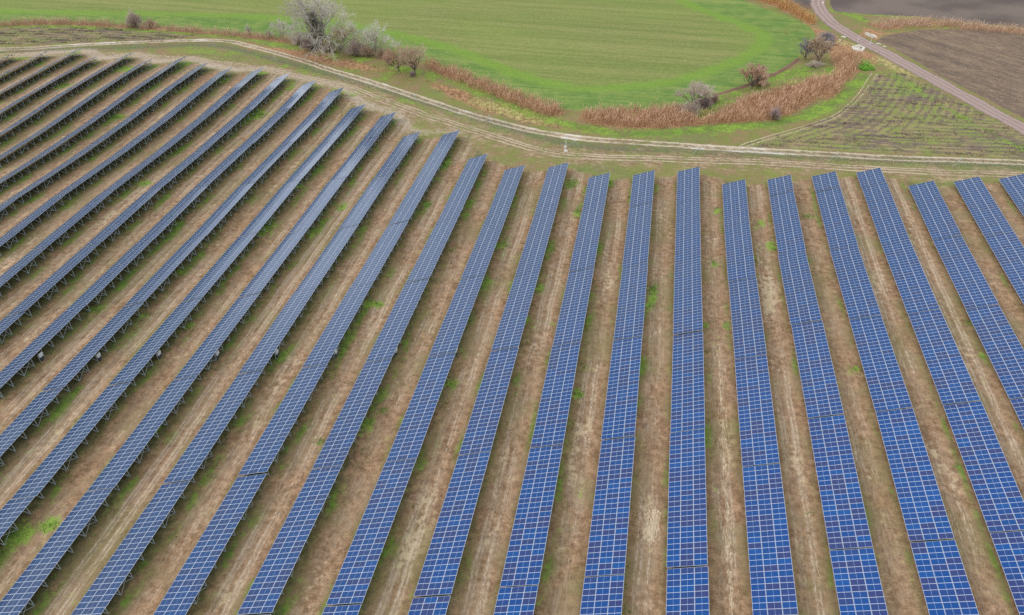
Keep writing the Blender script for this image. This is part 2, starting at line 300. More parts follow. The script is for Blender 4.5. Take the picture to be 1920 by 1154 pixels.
# ------------------------------------------------------------------ ground material
def ground_material():
    t = NT('earth_and_crops'); P = t.pos(); ob = P
    A = t.sep(t.attr('mask_a')); B = t.sep(t.attr('mask_b')); D = t.sep(t.attr('mask_c')); E_ = t.sep(t.attr('mask_d'))
    wheat, bandm, plough = A[0], A[1], A[2]; fallow, lush, straw = B[0], B[1], B[2]; brown, plant, tramp = D[0], D[1], D[2]; far, fence, inner = E_[0], E_[1], E_[2]; G_ = t.sep(t.attr('mask_e')); head = G_[0]; fd = t.mul(G_[1], 100.)
    nb = t.noise(P, .035, 2); nm = t.noise(P, .16, 3); nf = t.noise(P, .9, 3, .65); nx = t.noise(P, 4.5, 3, .7)
    jit = t.mul(t.sub(t.noise(P, .45, 4, .7), .5), 1.)
    def edge(m, k=.5, lo=.35, hi=.65): return t.ramp(t.add(m, t.mul(jit, k)), lo, hi)
    grain = t.add(t.mul(t.sub(nf, .5), 1.0), t.mul(t.sub(nx, .5), 1.5))
    # rough verge grass
    col = t.mix(t.ramp(t.add(nm, t.mul(grain, .5)), .36, .62), (.235, .165, .085), (.175, .185, .055))
    col = t.mix(t.mul(t.ramp(nb, .5, .68), .55), col, (.13, .165, .06))
    col = t.mix(t.mul(t.ramp(t.noise(P, .07, 3), .54, .7), .5), col, (.20, .24, .05))
    col = t.mix(t.mul(fence, .45), col, (.125, .155, .095))
    # straw and dead brown weeds
    col = t.mix(t.ramp(t.add(brown, t.mul(jit, 1.2)), .3, .75), col, t.mix(t.ramp(t.add(nf, t.mul(grain, .5)), .35, .7), (.25, .14, .075), (.40, .23, .12)))
    col = t.mix(t.ramp(t.add(straw, t.mul(jit, 1.2)), .3, .75), col, t.mix(t.ramp(t.add(nf, t.mul(grain, .6)), .35, .68), (.24, .19, .07), (.42, .35, .16)))
    hn = t.noise(t.maps(P, (.2, 1, 1), .15), 1.1, 4, .7)
    hcol = t.mix(t.ramp(t.add(hn, t.mul(grain, .3)), .35, .65), (.19, .125, .07), (.36, .265, .165))
    hcol = t.mix(t.mul(t.ramp(t.add(nm, t.mul(grain, .25)), .44, .60), .75), hcol, (.175, .185, .055))
    col = t.mix(t.ramp(t.add(t.mul(head, .9), t.mul(jit, 1.3)), .4, .9), col, hcol)
    # headland inside the fence and bare worked soil between the rows
    rot0 = t.maps(P, (1, .10, 1)); st1 = t.noise(rot0, 2.6, 4, .7); st2 = t.noise(t.maps(P, (1, .22, 1), 0, (31, 7, 0)), 5.5, 3, .7)
    X = t.xyz(P)
    wob = t.mul(t.sub(t.noise(t.maps(P, (.1, 1, 1)), .07, 2), .5), 1.2)
    u = t.math('PINGPONG', t.add(t.sub(X[0], ROW_X0 - .0), wob), 1e6)
    fx = t.sub(t.add(X[0], wob), ROW_X0)
    U = t.mul(t.math('FRACT', t.math('DIVIDE', fx, ROW_PITCH)), ROW_PITCH)          # 0..11.8 m across one row
    rowid = t.math('FLOOR', t.math('DIVIDE', fx, ROW_PITCH))
    def bump_at(c, w):                                                          # soft ridge at distance c across the row
        return t.math('POWER', 2.718, t.mul(t.math('POWER', t.math('DIVIDE', t.sub(U, c), w), 2.), -1.))
    aisle = bump_at(8.5, 2.0)
    ruts = t.math('MAXIMUM', t.math('MAXIMUM', bump_at(7.3, .26), bump_at(9.25, .26)), t.math('MAXIMUM', t.mul(bump_at(7.95, .2), .8), t.mul(bump_at(9.9, .22), .8)))
    rowv = t.noise(t.maps(P, (1, .02, 1), 0, (0, 55, 0)), .11, 2)
    soil = t.mix(t.ramp(t.add(nf, t.mul(grain, .5)), .22, .8), (.19, .112, .060), (.335, .208, .122))
    soil = t.mix(t.mul(t.ramp(t.noise(P, .11, 3), .45, .65), .6), soil, (.30, .205, .125))
    soil = t.mix(t.mul(t.ramp(t.add(t.noise(P, .055, 3, .6), t.mul(grain, .1)), .48, .64), .6), soil, (.175, .145, .06))
    leftness = t.ramp(X[0], -10., -110.)
    trod = t.mix(t.ramp(st1, .3, .7), (.205, .138, .085), (.37, .27, .18))
    soil = t.mix(t.mul(t.mul(aisle, t.ramp(t.add(st1, t.mul(t.sub(nm, .5), .8)), .38, .66)), .62), soil, trod)
    # wheel ruts come and go along each aisle
    come = t.ramp(t.add(t.noise(t.maps(P, (.35, .16, 1), 0, (5, 3, 0)), .28, 3, .6), t.add(t.mul(t.sub(st2, .5), .9), t.mul(t.sub(rowv, .5), .9))), .44, .68)
    soil = t.mix(t.mul(t.mul(ruts, come), .6), soil, t.mix(t.ramp(st2, .3, .7), (.28, .205, .14), (.64, .54, .41)))
    soil = t.mix(t.mul(t.mul(aisle, t.ramp(st2, .62, .72)), .35), soil, (.10, .075, .055))
    pale = t.mul(t.ramp(t.add(t.noise(t.maps(P, (1, .3, 1), 0, (90, 2, 0)), .14, 4, .7), t.mul(t.sub(nf, .5), .5)), .60, .72), aisle)
    soil = t.mix(t.mul(pale, .6), soil, (.50, .40, .25))
    soil = t.mix(t.mul(t.ramp(t.add(G_[2], t.mul(t.sub(t.add(st2, t.mul(st1, .6)), .8), 1.8)), .45, .95), .8), soil, t.mix(st2, (.42, .32, .20), (.66, .55, .38)))
    # weeds growing where the panels drip and shade
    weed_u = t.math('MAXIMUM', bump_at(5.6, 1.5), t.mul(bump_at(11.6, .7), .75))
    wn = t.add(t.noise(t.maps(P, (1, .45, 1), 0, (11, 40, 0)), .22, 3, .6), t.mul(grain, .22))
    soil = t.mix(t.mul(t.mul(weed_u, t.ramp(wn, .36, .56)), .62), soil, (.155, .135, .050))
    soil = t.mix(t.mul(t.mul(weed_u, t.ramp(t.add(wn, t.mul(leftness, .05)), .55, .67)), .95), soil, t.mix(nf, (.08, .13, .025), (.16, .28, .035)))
    under = t.mul(t.ramp(U, .2, 1.2), t.sub(1., t.ramp(t.add(U, t.mul(jit, 4.)), 4.0, 6.2)))      # green weeds, with the shade beneath the panels painted in
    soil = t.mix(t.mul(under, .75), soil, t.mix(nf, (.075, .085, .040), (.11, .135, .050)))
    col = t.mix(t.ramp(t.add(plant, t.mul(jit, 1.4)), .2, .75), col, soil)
    # trampled pale ground around the row ends
    tn = t.noise(P, .55, 5, .75, 1.2)
    col = t.mix(t.ramp(t.add(tramp, t.mul(t.sub(tn, .5), 1.6)), .45, .95), col, t.mix(t.noise(P, 1.6, 4, .75, .8), (.22, .16, .11), (.56, .46, .36)))
    # worn fallow strips with dark tufts in rows
    fr = t.maps(P, (.16, 1, 1), -.02); tuft = t.noise(fr, .95, 3, .65, .4)
    tuft2 = t.noise(t.maps(P, (.35, 1, 1), .1, (8, 4, 0)), 1.6, 3, .6)
    fcol = t.mix(t.ramp(nm, .38, .64), (.27, .21, .105), (.20, .225, .06))
    fcol = t.mix(t.mul(t.ramp(t.noise(P, .06, 3), .50, .66), .6), fcol, (.17, .235, .05))
    fcol = t.mix(t.mul(t.ramp(t.add(tuft, t.mul(t.sub(nb, .5), .5)), .50, .60), .9), fcol, t.mix(nf, (.10, .072, .07), (.17, .125, .11)))
    fcol = t.mix(t.mul(t.ramp(tuft2, .56, .66), .5), fcol, (.10, .08, .065))
    fur = t.math('SINE', t.mul(t.add(fd, t.mul(t.noise(P, .3, 2), 1.2)), 2.6))
    fcol = t.mix(t.mul(t.ramp(t.add(fur, t.mul(t.sub(t.noise(P, .5, 4, .7), .5), 5.)), .1, .9), .75), fcol, t.mix(nf, (.125, .092, .078), (.19, .14, .105)))
    fcol = t.mix(t.mul(t.ramp(t.add(t.mul(fur, -1.), t.mul(t.sub(t.noise(P, .33, 3, .6), .5), 4.)), .6, 1.2), .5), fcol, (.27, .235, .12))
    col = t.mix(edge(fallow, .9), col, fcol)
    # lush grass
    lf = t.ramp(t.add(lush, t.add(t.mul(t.add(jit, t.mul(grain, .45)), 1.5), t.mul(t.sub(nm, .5), 1.2))), .30, .92)
    col = t.mix(t.mul(lf, .92), col, t.mix(t.ramp(t.add(nm, t.mul(grain, .5)), .35, .65), (.095, .165, .032), (.195, .29, .045)))
    # drilled wheat
    wr = t.maps(P, (.035, 1, 1), .10); w1 = t.noise(wr, 1.1, 4, .7); w2 = t.noise(t.maps(P, (.02, 1, 1), .10, (3, 9, 0)), .22, 3, .6)
    wcol = t.mix(t.ramp(t.add(w1, t.add(t.mul(t.sub(w2, .5), .9), t.mul(grain, .18))), .33, .68), (.15, .18, .052), (.225, .228, .080))
    wcol = t.mix(t.mul(t.ramp(t.noise(P, .018, 3), .4, .66), .45), wcol, (.17, .225, .05))
    wout = t.mix(t.ramp(t.add(w1, t.mul(t.sub(nm, .5), .7)), .36, .66), (.105, .18, .042), (.18, .24, .06))
    wout = t.mix(t.mul(t.ramp(w2, .5, .7), .5), wout, (.25, .27, .085))
    wcol = t.mix(t.ramp(t.add(inner, t.mul(t.sub(nm, .5), .4)), .35, .65), wout, wcol)
    wcol = t.mix(t.ramp(t.add(bandm, t.mul(t.sub(t.noise(P, .10, 4, .65), .5), 1.4)), .25, 1.0), wcol, t.mix(w1, (.125, .215, .038), (.19, .275, .048)))
    wcol = t.mix(t.mul(t.ramp(t.add(grain, .5), .66, .85), .25), wcol, (.36, .34, .16))
    col = t.mix(t.ramp(t.add(wheat, t.mul(jit, .7)), .44, .56), col, wcol)
    # ploughed land
    pr = t.maps(P, (1, .05, 1), -.72); p1 = t.noise(pr, .30, 3, .6); p2 = t.noise(t.maps(P, (1, .12, 1), -.72), 1.6, 4, .75)
    pc = t.mix(t.ramp(t.add(t.mul(p1, .8), t.add(t.mul(t.sub(p2, .5), 1.1), t.mul(grain, .35))), .24, .6), (.125, .092, .070), (.22, .158, .108))
    pc = t.mix(t.mul(t.ramp(t.add(nx, t.mul(t.sub(nm, .5), .6)), .55, .68), .55), pc, (.36, .25, .15))
    pfar = t.mix(t.ramp(t.add(nb, t.mul(t.sub(p2, .5), .4)), .35, .65), (.105, .083, .072), (.165, .130, .108))
    pc = t.mix(t.ramp(far, .3, .7), pc, pfar)
    col = t.mix(t.ramp(t.add(plough, t.mul(jit, .6)), .44, .56), col, pc)
    # overall grain
    g2 = t.math('MULTIPLY_ADD', grain, .5, 1.)
    v = t.n('ShaderNodeVectorMath', operation='SCALE'); t.lk(col, v.inputs[0]); t.lk(g2, v.inputs['Scale'])
    h = t.add(t.mul(nf, .5), t.mul(nx, .35))
    return t.done(t.bsdf(v.outputs[0], .95, .08, t.bump(h, .55, .25)).outputs[0])
GM = ground_material()

# ------------------------------------------------------------------ ground: one grid, cut into the named stretches of land
gxs = np.unique(np.concatenate([np.arange(-2600, -420, 90.), np.arange(-420, 240, 1.1), np.arange(240, 2600, 90.)]))
gys = np.unique(np.concatenate([np.arange(-600, 30, 40.), np.arange(30, 430, 1.1), np.arange(430, 4200, 110.)]))
GX, GY = np.meshgrid(gxs, gys); shp = GX.shape; GX = GX.ravel(); GY = GY.ravel(); GZ = ground_z(GX, GY)
rough = RNG.normal(0, .02, len(GZ)); GZv = GZ
M = masks(GX, GY)
nx_, ny_ = len(gxs), len(gys); I = np.arange(nx_ * ny_).reshape(ny_, nx_)
Q = np.stack([I[:-1, :-1], I[:-1, 1:], I[1:, 1:], I[1:, :-1]], -1).reshape(-1, 4)
kind = np.zeros(len(Q), int)
qm = lambda k: M[k][Q].mean(1)
kind[qm('fallow') > .5] = 3; kind[qm('wheat') > .5] = 1; kind[(qm('plough') > .5)] = 2
pf = (qm('plough') > .5) & (qm('far') > .5); kind[pf] = 4
one = np.ones(len(GX))
def rgba(*ks): return np.stack([M[k] for k in ks] + [one], 1)
AT = {'mask_a': rgba('wheat', 'band', 'plough'), 'mask_b': rgba('fallow', 'lush', 'straw'), 'mask_c': rgba('brown', 'plant', 'trampled'), 'mask_d': rgba('far', 'fence', 'inner'), 'mask_e': rgba('head', 'furrow', 'worn')}
for kk, nm in ((0, 'ground'), (1, 'wheat_field'), (2, 'ploughed_field'), (3, 'fallow_land'), (4, 'ploughed_field')):
    q = Q[kind == kk]; used, inv = np.unique(q, return_inverse=True); q = inv.reshape(-1, 4)
    me = mesh_np(nm, np.c_[GX, GY, GZv][used], q, [GM], smooth=True, attrs={a: ('FLOAT_COLOR', v[used]) for a, v in AT.items()})
    tag(link(nm, me), kind='structure')

# ------------------------------------------------------------------ tracks and the dirt road: sheets laid just above the ground
def strip(name, line, width, mat, lift=.02, cuts=8, wob=.12):
    P = catmull(poly(line), 1.2); T = np.gradient(P, axis=0); T /= np.linalg.norm(T, axis=1)[:, None]; Nn = np.c_[T[:, 1], -T[:, 0]]
    s = np.concatenate([[0], np.cumsum(np.linalg.norm(np.diff(P, axis=0), axis=1))]); us = np.linspace(-1, 1, cuts + 1)
    w = np.interp(s, np.linspace(0, s[-1], len(width)), width) / 2
    V = (P[:, None] + Nn[:, None] * (us[None, :, None] * w[:, None, None])).reshape(-1, 2)
    z = ground_z(V[:, 0], V[:, 1]) + lift; k = len(us); n = len(P)
    J = np.arange(n * k).reshape(n, k); F = np.stack([J[:-1, :-1], J[:-1, 1:], J[1:, 1:], J[1:, :-1]], -1).reshape(-1, 4)
    uv = np.c_[np.tile(us, n), np.repeat(s, k)]
    o = link(name, mesh_np(name, np.c_[V, z], F, [mat], smooth=True, uv=uv)); tag(o, kind='structure'); return o
def track_material(name, ruts, cols, pool=.0, cover=.75, mid=.25, rutw=.16, fade=.8):
    t = NT(name); P = t.pos(); uv = t.xyz(t.n('ShaderNodeUVMap', uv_map='UVMap').outputs[0]); u, v = uv[0], uv[1]
    cv = t.n('ShaderNodeCombineXYZ'); t.lk(u, cv.inputs[0]); t.lk(t.mul(v, .12), cv.inputs[1])
    st = t.noise(cv.outputs[0], 7., 4, .7); n1 = t.noise(P, .8, 4, .7); n2 = t.noise(P, .09, 3, .6); n3 = t.noise(P, 5, 3, .7)
    uu = t.add(u, t.mul(t.sub(t.noise(P, .12, 2), .5), .3))
    r = None
    for c in ruts:
        b = t.math('POWER', 2.718, t.mul(t.math('POWER', t.math('DIVIDE', t.sub(uu, c), rutw), 2.), -1.))
        r = b if r is None else t.math('MAXIMUM', r, b)
    base = t.mix(t.add(t.mul(st, .5), t.mul(n1, .5)), cols[0], cols[1])
    col = t.mix(t.mul(r, .85), base, t.mix(st, cols[2], cols[3]))
    if pool: col = t.mix(t.mul(t.mul(t.ramp(n2, .56, .62), r), pool), col, (.66, .64, .60))
    col = t.mix(t.mul(t.ramp(n3, .55, .8), .25), col, cols[0])
    side = t.sub(1., t.ramp(t.math('ABSOLUTE', uu), fade - .25, fade + .15))
    a = t.math('MAXIMUM', t.mul(side, mid), r)
    a = t.ramp(t.add(a, t.add(t.mul(t.sub(n1, .5), 1.8), t.mul(t.sub(n2, .5), 1.2))), .62 - cover * .5, .62 + (1 - cover) * .6 + .15)
    a = t.mul(a, t.sub(1., t.ramp(t.add(t.math('ABSOLUTE', u), t.mul(t.sub(t.noise(P, .5, 4, .75), .5), .5)), .74, .92)))
    b = t.bsdf(col, .9, .15, t.bump(t.add(st, t.mul(n3, .3)), .4, .12)); tr = t.n('ShaderNodeBsdfTransparent')
    mx = t.n('ShaderNodeMixShader'); t.lk(a, mx.inputs[0]); t.lk(tr.outputs[0], mx.inputs[1]); t.lk(b.outputs[0], mx.inputs[2])
    return t.done(mx.outputs[0])
strip('dirt_road', ROAD_LINE, [8.8, 9.4, 9.2, 9.2, 9.2], track_material('pink_gravel', (-.5, -.08, .36), [(.215, .15, .125), (.34, .245, .215), (.29, .21, .185), (.43, .33, .29)], 0, .86, 1., .09, .72), .03)
strip('farm_track', TRACK_LINE, [7, 6.2, 6.0, 5.8, 5.8, 6, 6.2, 6.2], track_material('pale_track', (-.42, .36), [(.27, .20, .12), (.40, .31, .20), (.42, .34, .235), (.56, .48, .37)], .5, .85, .6, .22, .7), .03)
strip('service_track', INNER_LINE, [9, 9, 8, 8, 8, 8, 8], track_material('worn_track', (-.42, -.12, .28), [(.25, .175, .105), (.34, .25, .16), (.36, .28, .18), (.50, .41, .28)], .0, .50, .42, .15, .7), .02)
strip('footpath', PATH_LINE, [4, 3.4, 3, 3, 4], track_material('path_earth', (-.4, .45), [(.25, .2, .11), (.35, .28, .17), (.38, .31, .19), (.56, .47, .33)], .0, .5, .1, .17, .6), .025)

# ------------------------------------------------------------------ solar tables
def glass_material():
    t = NT('solar_glass'); tint = t.attr('tint', 'Fac'); P = t.pos()
    col = t.mix(t.ramp(tint, .25, .95), (.003, .052, .210), (.027, .039, .135))
    col = t.mix(t.mul(t.ramp(t.math('FRACT', t.mul(tint, 7.31)), .3, .9), .4), col, (.003, .086, .30))
    n = t.noise(P, .6, 3, .6)
    col = t.mix(t.mul(t.sub(n, .3), .2), col, (.03, .08, .24))
    lw = t.n('ShaderNodeLayerWeight'); lw.inputs['Blend'].default_value = .5
    col = t.mix(t.ramp(lw.outputs['Facing'], .10, .66), col, (.038, .066, .128))
    b = t.bsdf(col, t.math('MULTIPLY_ADD', n, .12, .08), .14); b.inputs['IOR'].default_value = 1.5
    return t.done(b.outputs[0])
GLASS = glass_material()
FRAME = simple('white_aluminium_frame', (.52, .57, .66), .55, .3, 0, .04, 3)
MIDL = simple('cell_gap_white', (.30, .40, .58), .5, .5, 0, .04, 3)
BACK = simple('shaded_backsheet', (.035, .05, .065), .7, .2, 0, .05, 3)  # normally a white sheet; the shade of the underside is put into its colour
STEEL = simple('galvanised_steel', (.38, .43, .43), .6, .5, .0, .12, 2)
ML, MW, TH = 1.97, .996, .035; COLX = [.04 + ML / 2 + i * (ML + .035) for i in range(3)]
FR, FE = .027, .034                                  # frame rail widths: long sides, short ends
def module_geo(cx, cy):
    """one framed module in table axes: x up the slope, y along the row, z off the panel plane"""
    x0, x1, y0, y1 = cx - ML/2, cx + ML/2, cy - MW/2, cy + MW/2; z, zg = TH, TH - .004
    xi0, xi1, yi0, yi1 = x0 + FE, x1 - FE, y0 + FR, y1 - FR; xm = cx; g = .013
    V = [(x0,y0,z),(x1,y0,z),(x1,y1,z),(x0,y1,z),(xi0,yi0,z),(xi1,yi0,z),(xi1,yi1,z),(xi0,yi1,z),
         (xi0,yi0,zg),(xm-g,yi0,zg),(xm-g,yi1,zg),(xi0,yi1,zg),(xm+g,yi0,zg),(xi1,yi0,zg),(xi1,yi1,zg),(xm+g,yi1,zg),
         (x0,y0,0),(x1,y0,0),(x1,y1,0),(x0,y1,0)]
    F = [(0,1,5,4),(1,2,6,5),(2,3,7,6),(3,0,4,7),(8,9,10,11),(12,13,14,15),(9,12,15,10),(0,16,17,1),(1,17,18,2),(2,18,19,3),(3,19,16,0),(19,18,17,16)]
    Mi = [0,0,0,0,1,1,2,0,0,0,0,3]
    return V, F, Mi
_v, _f, _m = module_geo(0, 0); MV, MF, MM = np.array(_v, float), np.array(_f), np.array(_m)
PM = [FRAME, GLASS, MIDL, BACK]
TINTS = np.array([.0, .12, .2, .3, .42, .55, .7, .85, .97])
MODULE_MESH = [mesh_np('solar_module', MV, MF, PM, MM, attrs={'tint': ('FLOAT', np.full(len(MV), t))}) for t in TINTS]
def rand_tints(n, warm):
    base = RNG.choice(len(TINTS), n, p=np.array([.17,.15,.14,.13,.11,.1,.08,.07,.05])); hot = RNG.random(n) < warm
    return np.where(hot, RNG.integers(5, 9, n), base)
def array_mesh(n, warm):
    k = n * 3; offs = np.array([(COLX[i % 3], MP * (i // 3 + .5), 0) for i in range(k)])
    V = (MV[None] + offs[:, None]).reshape(-1, 3); F = (MF[None] + (np.arange(k) * len(MV))[:, None, None]).reshape(-1, 4)
    tn = TINTS[rand_tints(k, warm)]
    return mesh_np('module_array', V, F, PM, np.tile(MM, k), attrs={'tint': ('FLOAT', np.repeat(tn, len(MV)))})
XR, XF, XB = 4.74, 1.25, 2.05                        # rear post, front post, where the brace meets the rafter
def zp(x): return H0 + x * math.tan(TILT) - .13      # underside of the rafter
def leg_parts(mb, y=0.):
    mb.bar((XR, y, -.7), (XR, y, zp(XR)), .11, .09, 0, (0, 1, 0)); mb.bar((XF, y, -.7), (XF, y, zp(XF)), .11, .08, 0, (0, 1, 0))
    mb.bar((XR - .02, y, .06), (XB, y, zp(XB)), .12, .09, 0, (0, 1, 0))
    mb.bar((.35, y, zp(.35) + .02), (5.55, y, zp(5.55) + .02), .07, .11, 0, (0, 0, 1))
def leg_ys(n): L = n * MP; m = max(2, int(round(L / 3.06))); return [L * (i + .5) / m for i in range(m)]
def rails(mb, L):
    for x in (.55, 1.55, 2.55, 3.5, 4.5, 5.4):
        mb.bar((x, .1, H0 + x * math.tan(TILT) - .035), (x, L - .1, H0 + x * math.tan(TILT) - .035), .06, .06)
_l = MB(); leg_parts(_l); LEG_MESH = _l.mesh('leg_frame', [STEEL])
def brace_mesh(dy):
    b = MB(); b.bar((XR + .05, 0, .1), (XR + .05, dy, zp(XR) - .1), .075, .05); b.bar((XR + .12, dy, .1), (XR + .12, 0, zp(XR) - .1), .075, .05); return b.mesh('cross_brace', [STEEL])
CACHE = {}
def cached(key, fn):
    if key not in CACHE: CACHE[key] = fn()
    return CACHE[key]
def rail_mesh(n): b = MB(); rails(b, n * MP); return b.mesh('purlins', [STEEL])
def frame_mesh(n):
    b = MB(); rails(b, n * MP)
    for y in leg_ys(n): leg_parts(b, y)
    return b.mesh('support_frame', [STEEL])
ORD = ['', 'first', 'second', 'third', 'fourth', 'fifth', 'sixth', 'seventh', 'eighth', 'ninth', 'tenth', 'eleventh', 'twelfth', 'thirteenth', 'fourteenth', 'fifteenth', 'sixteenth',
       'seventeenth', 'eighteenth', 'nineteenth', 'twentieth', 'twenty-first', 'twenty-second', 'twenty-third', 'twenty-fourth', 'twenty-fifth', 'twenty-sixth', 'twenty-seventh', 'twenty-eighth', 'twenty-ninth', 'thirtieth']
for (k, y0, n, idx) in TABLES:
    x0 = row_x(k); L = n * MP; za, zb = gz(x0, y0), gz(x0, y0 + L)
    root = empty('solar_table', (x0 + RNG.normal(0, .03), y0, za + RNG.normal(0, .03)), (math.atan2(zb - za, L) + RNG.normal(0, .0012), RNG.normal(0, .004), RNG.normal(0, .0008)))
    r = k + 23; side = ORD[r] + ' row from the left' if r <= 15 else ORD[31 - r] + ' row from the right'
    if idx == 1: lab = ('short' if n < 20 else 'long') + ' blue solar table at the far end of the ' + side
    else: lab = 'long blue solar table, ' + ORD[idx] + ' from the far end, ' + side
    tag(root, lab, 'solar table', 'rows of solar tables')
    dist = math.dist((x0 + 3, y0 + L / 2, 0), (0, 0, CAM_H)); warm = .05 + .45 * (RNG.random() ** 2)
    rot = (0, -TILT, 0)
    if dist < 168:
        tn = rand_tints(n * 3, warm)
        for i in range(n * 3):
            cx, cy = COLX[i % 3], MP * (i // 3 + .5)
            link('solar_module', MODULE_MESH[tn[i]], root, (cx * CT, cy, H0 + cx * ST), rot)
    else:
        link('module_array', array_mesh(n, warm), root, (0, 0, H0), rot)
    P2 = proj(np.array([[x0 + XR, y0 + L / 2, za], [x0 + SLOPE * CT, y0 + L / 2, za + H0 + SLOPE * ST]]))
    seen = k <= -2 and dist < 245
    if seen:
        link('purlins', cached(('r', n), lambda: rail_mesh(n)), root)
        ys = leg_ys(n)
        for y in ys: link('leg_frame', LEG_MESH, root, (0, y, 0))
        if len(ys) > 3:
            d = ys[1] - ys[0]
            for j in sorted({1 + int(RNG.integers(0, 2)), len(ys) - 3}): link('cross_brace', cached(('b', round(d, 3)), lambda: brace_mesh(d)), root, (0, ys[j], 0))
    else:
        link('support_frame', cached(('f', n), lambda: frame_mesh(n)), root)
    if seen is False and k <= -2 and n > 12:
        d = leg_ys(n)[1] - leg_ys(n)[0]; link('cross_brace', cached(('b', round(d, 3)), lambda: brace_mesh(d)), root, (0, leg_ys(n)[3], 0))
# ------------------------------------------------------------------ inverters hanging on stands behind the rear posts
WHITE = simple('white_powder_coat', (.74, .76, .78), .4, .5, 0, .05, 4); DARK = simple('dark_cable_box', (.045, .05, .06), .6, .4, 0, .2, 4)
def make_inverter():
    r = empty('string_inverter', (0, 0, 0)); b = MB()
    for y in (-.55, .55): b.bar((0, y, -.5), (0, y, 1.75), .08)
    for z in (.45, 1.1, 1.7): b.bar((0, -.6, z), (0, .6, z), .06)
    link('stand', b.mesh('inverter_stand', [STEEL]), r)
    b = MB(); b.box((.05, -.42, 1.05), (.34, .42, 1.72)); b.box((.05, -.46, 1.72), (.40, .46, 1.76)); b.box((.34, -.36, 1.12), (.36, .36, 1.66))
    c = link('housing', b.mesh('inverter_housing', [WHITE]), r)
    b = MB()
    for i in range(9): b.box((.36, -.33 + i * .078, 1.16), (.375, -.31 + i * .078, 1.62))
    link('cooling_fins', b.mesh('cooling_fins', [STEEL]), c)
    b = MB(); b.box((.05, -.48, .35), (.26, .48, .95)); b.box((.26, -.40, .42), (.28, .40, .88))
    for i in range(5): b.tube((.12, -.3 + i * .15, .95), (.14, -.3 + i * .15, 1.05), .025, n=6)
    for i in range(4): b.tube((.15, -.3 + i * .2, -.2), (.15, -.3 + i * .2, .36), .03, n=6)
    link('cable_box', b.mesh('cable_box', [DARK]), r)
    return r
inv = make_inverter()
INVS = [(-11,74,675),(-10,184,676),(-9,297,672),(-8,406,672),(-7,519,670),(-6,626,672),(-5,744,667),(-4,856,667),(-3,973,660)]
def copy_tree(o, parent=None):
    c = o.copy(); C.objects.link(c); c.parent = parent
    for ch in list(o.children): copy_tree(ch, c)
    return c
IL = {-11:'leftmost',-10:'second from the left',-9:'third from the left',-8:'fourth from the left',-7:'fifth from the left',-6:'sixth from the left, half hidden',-5:'seventh from the left',-4:'eighth from the left',-3:'rightmost one'}
for i, (k, px, py) in enumerate(INVS):
    o = inv if i == 0 else copy_tree(inv)
    y = at(px, py)[1] if k != -6 else 109.9; x = row_x(k) + XR + (.25 if k > -11 else .3)
    o.location = (x, y, gz(x, y)); tag(o, 'white inverter box on a steel stand beneath panels, ' + IL[k], 'inverter', 'inverters behind the solar tables')

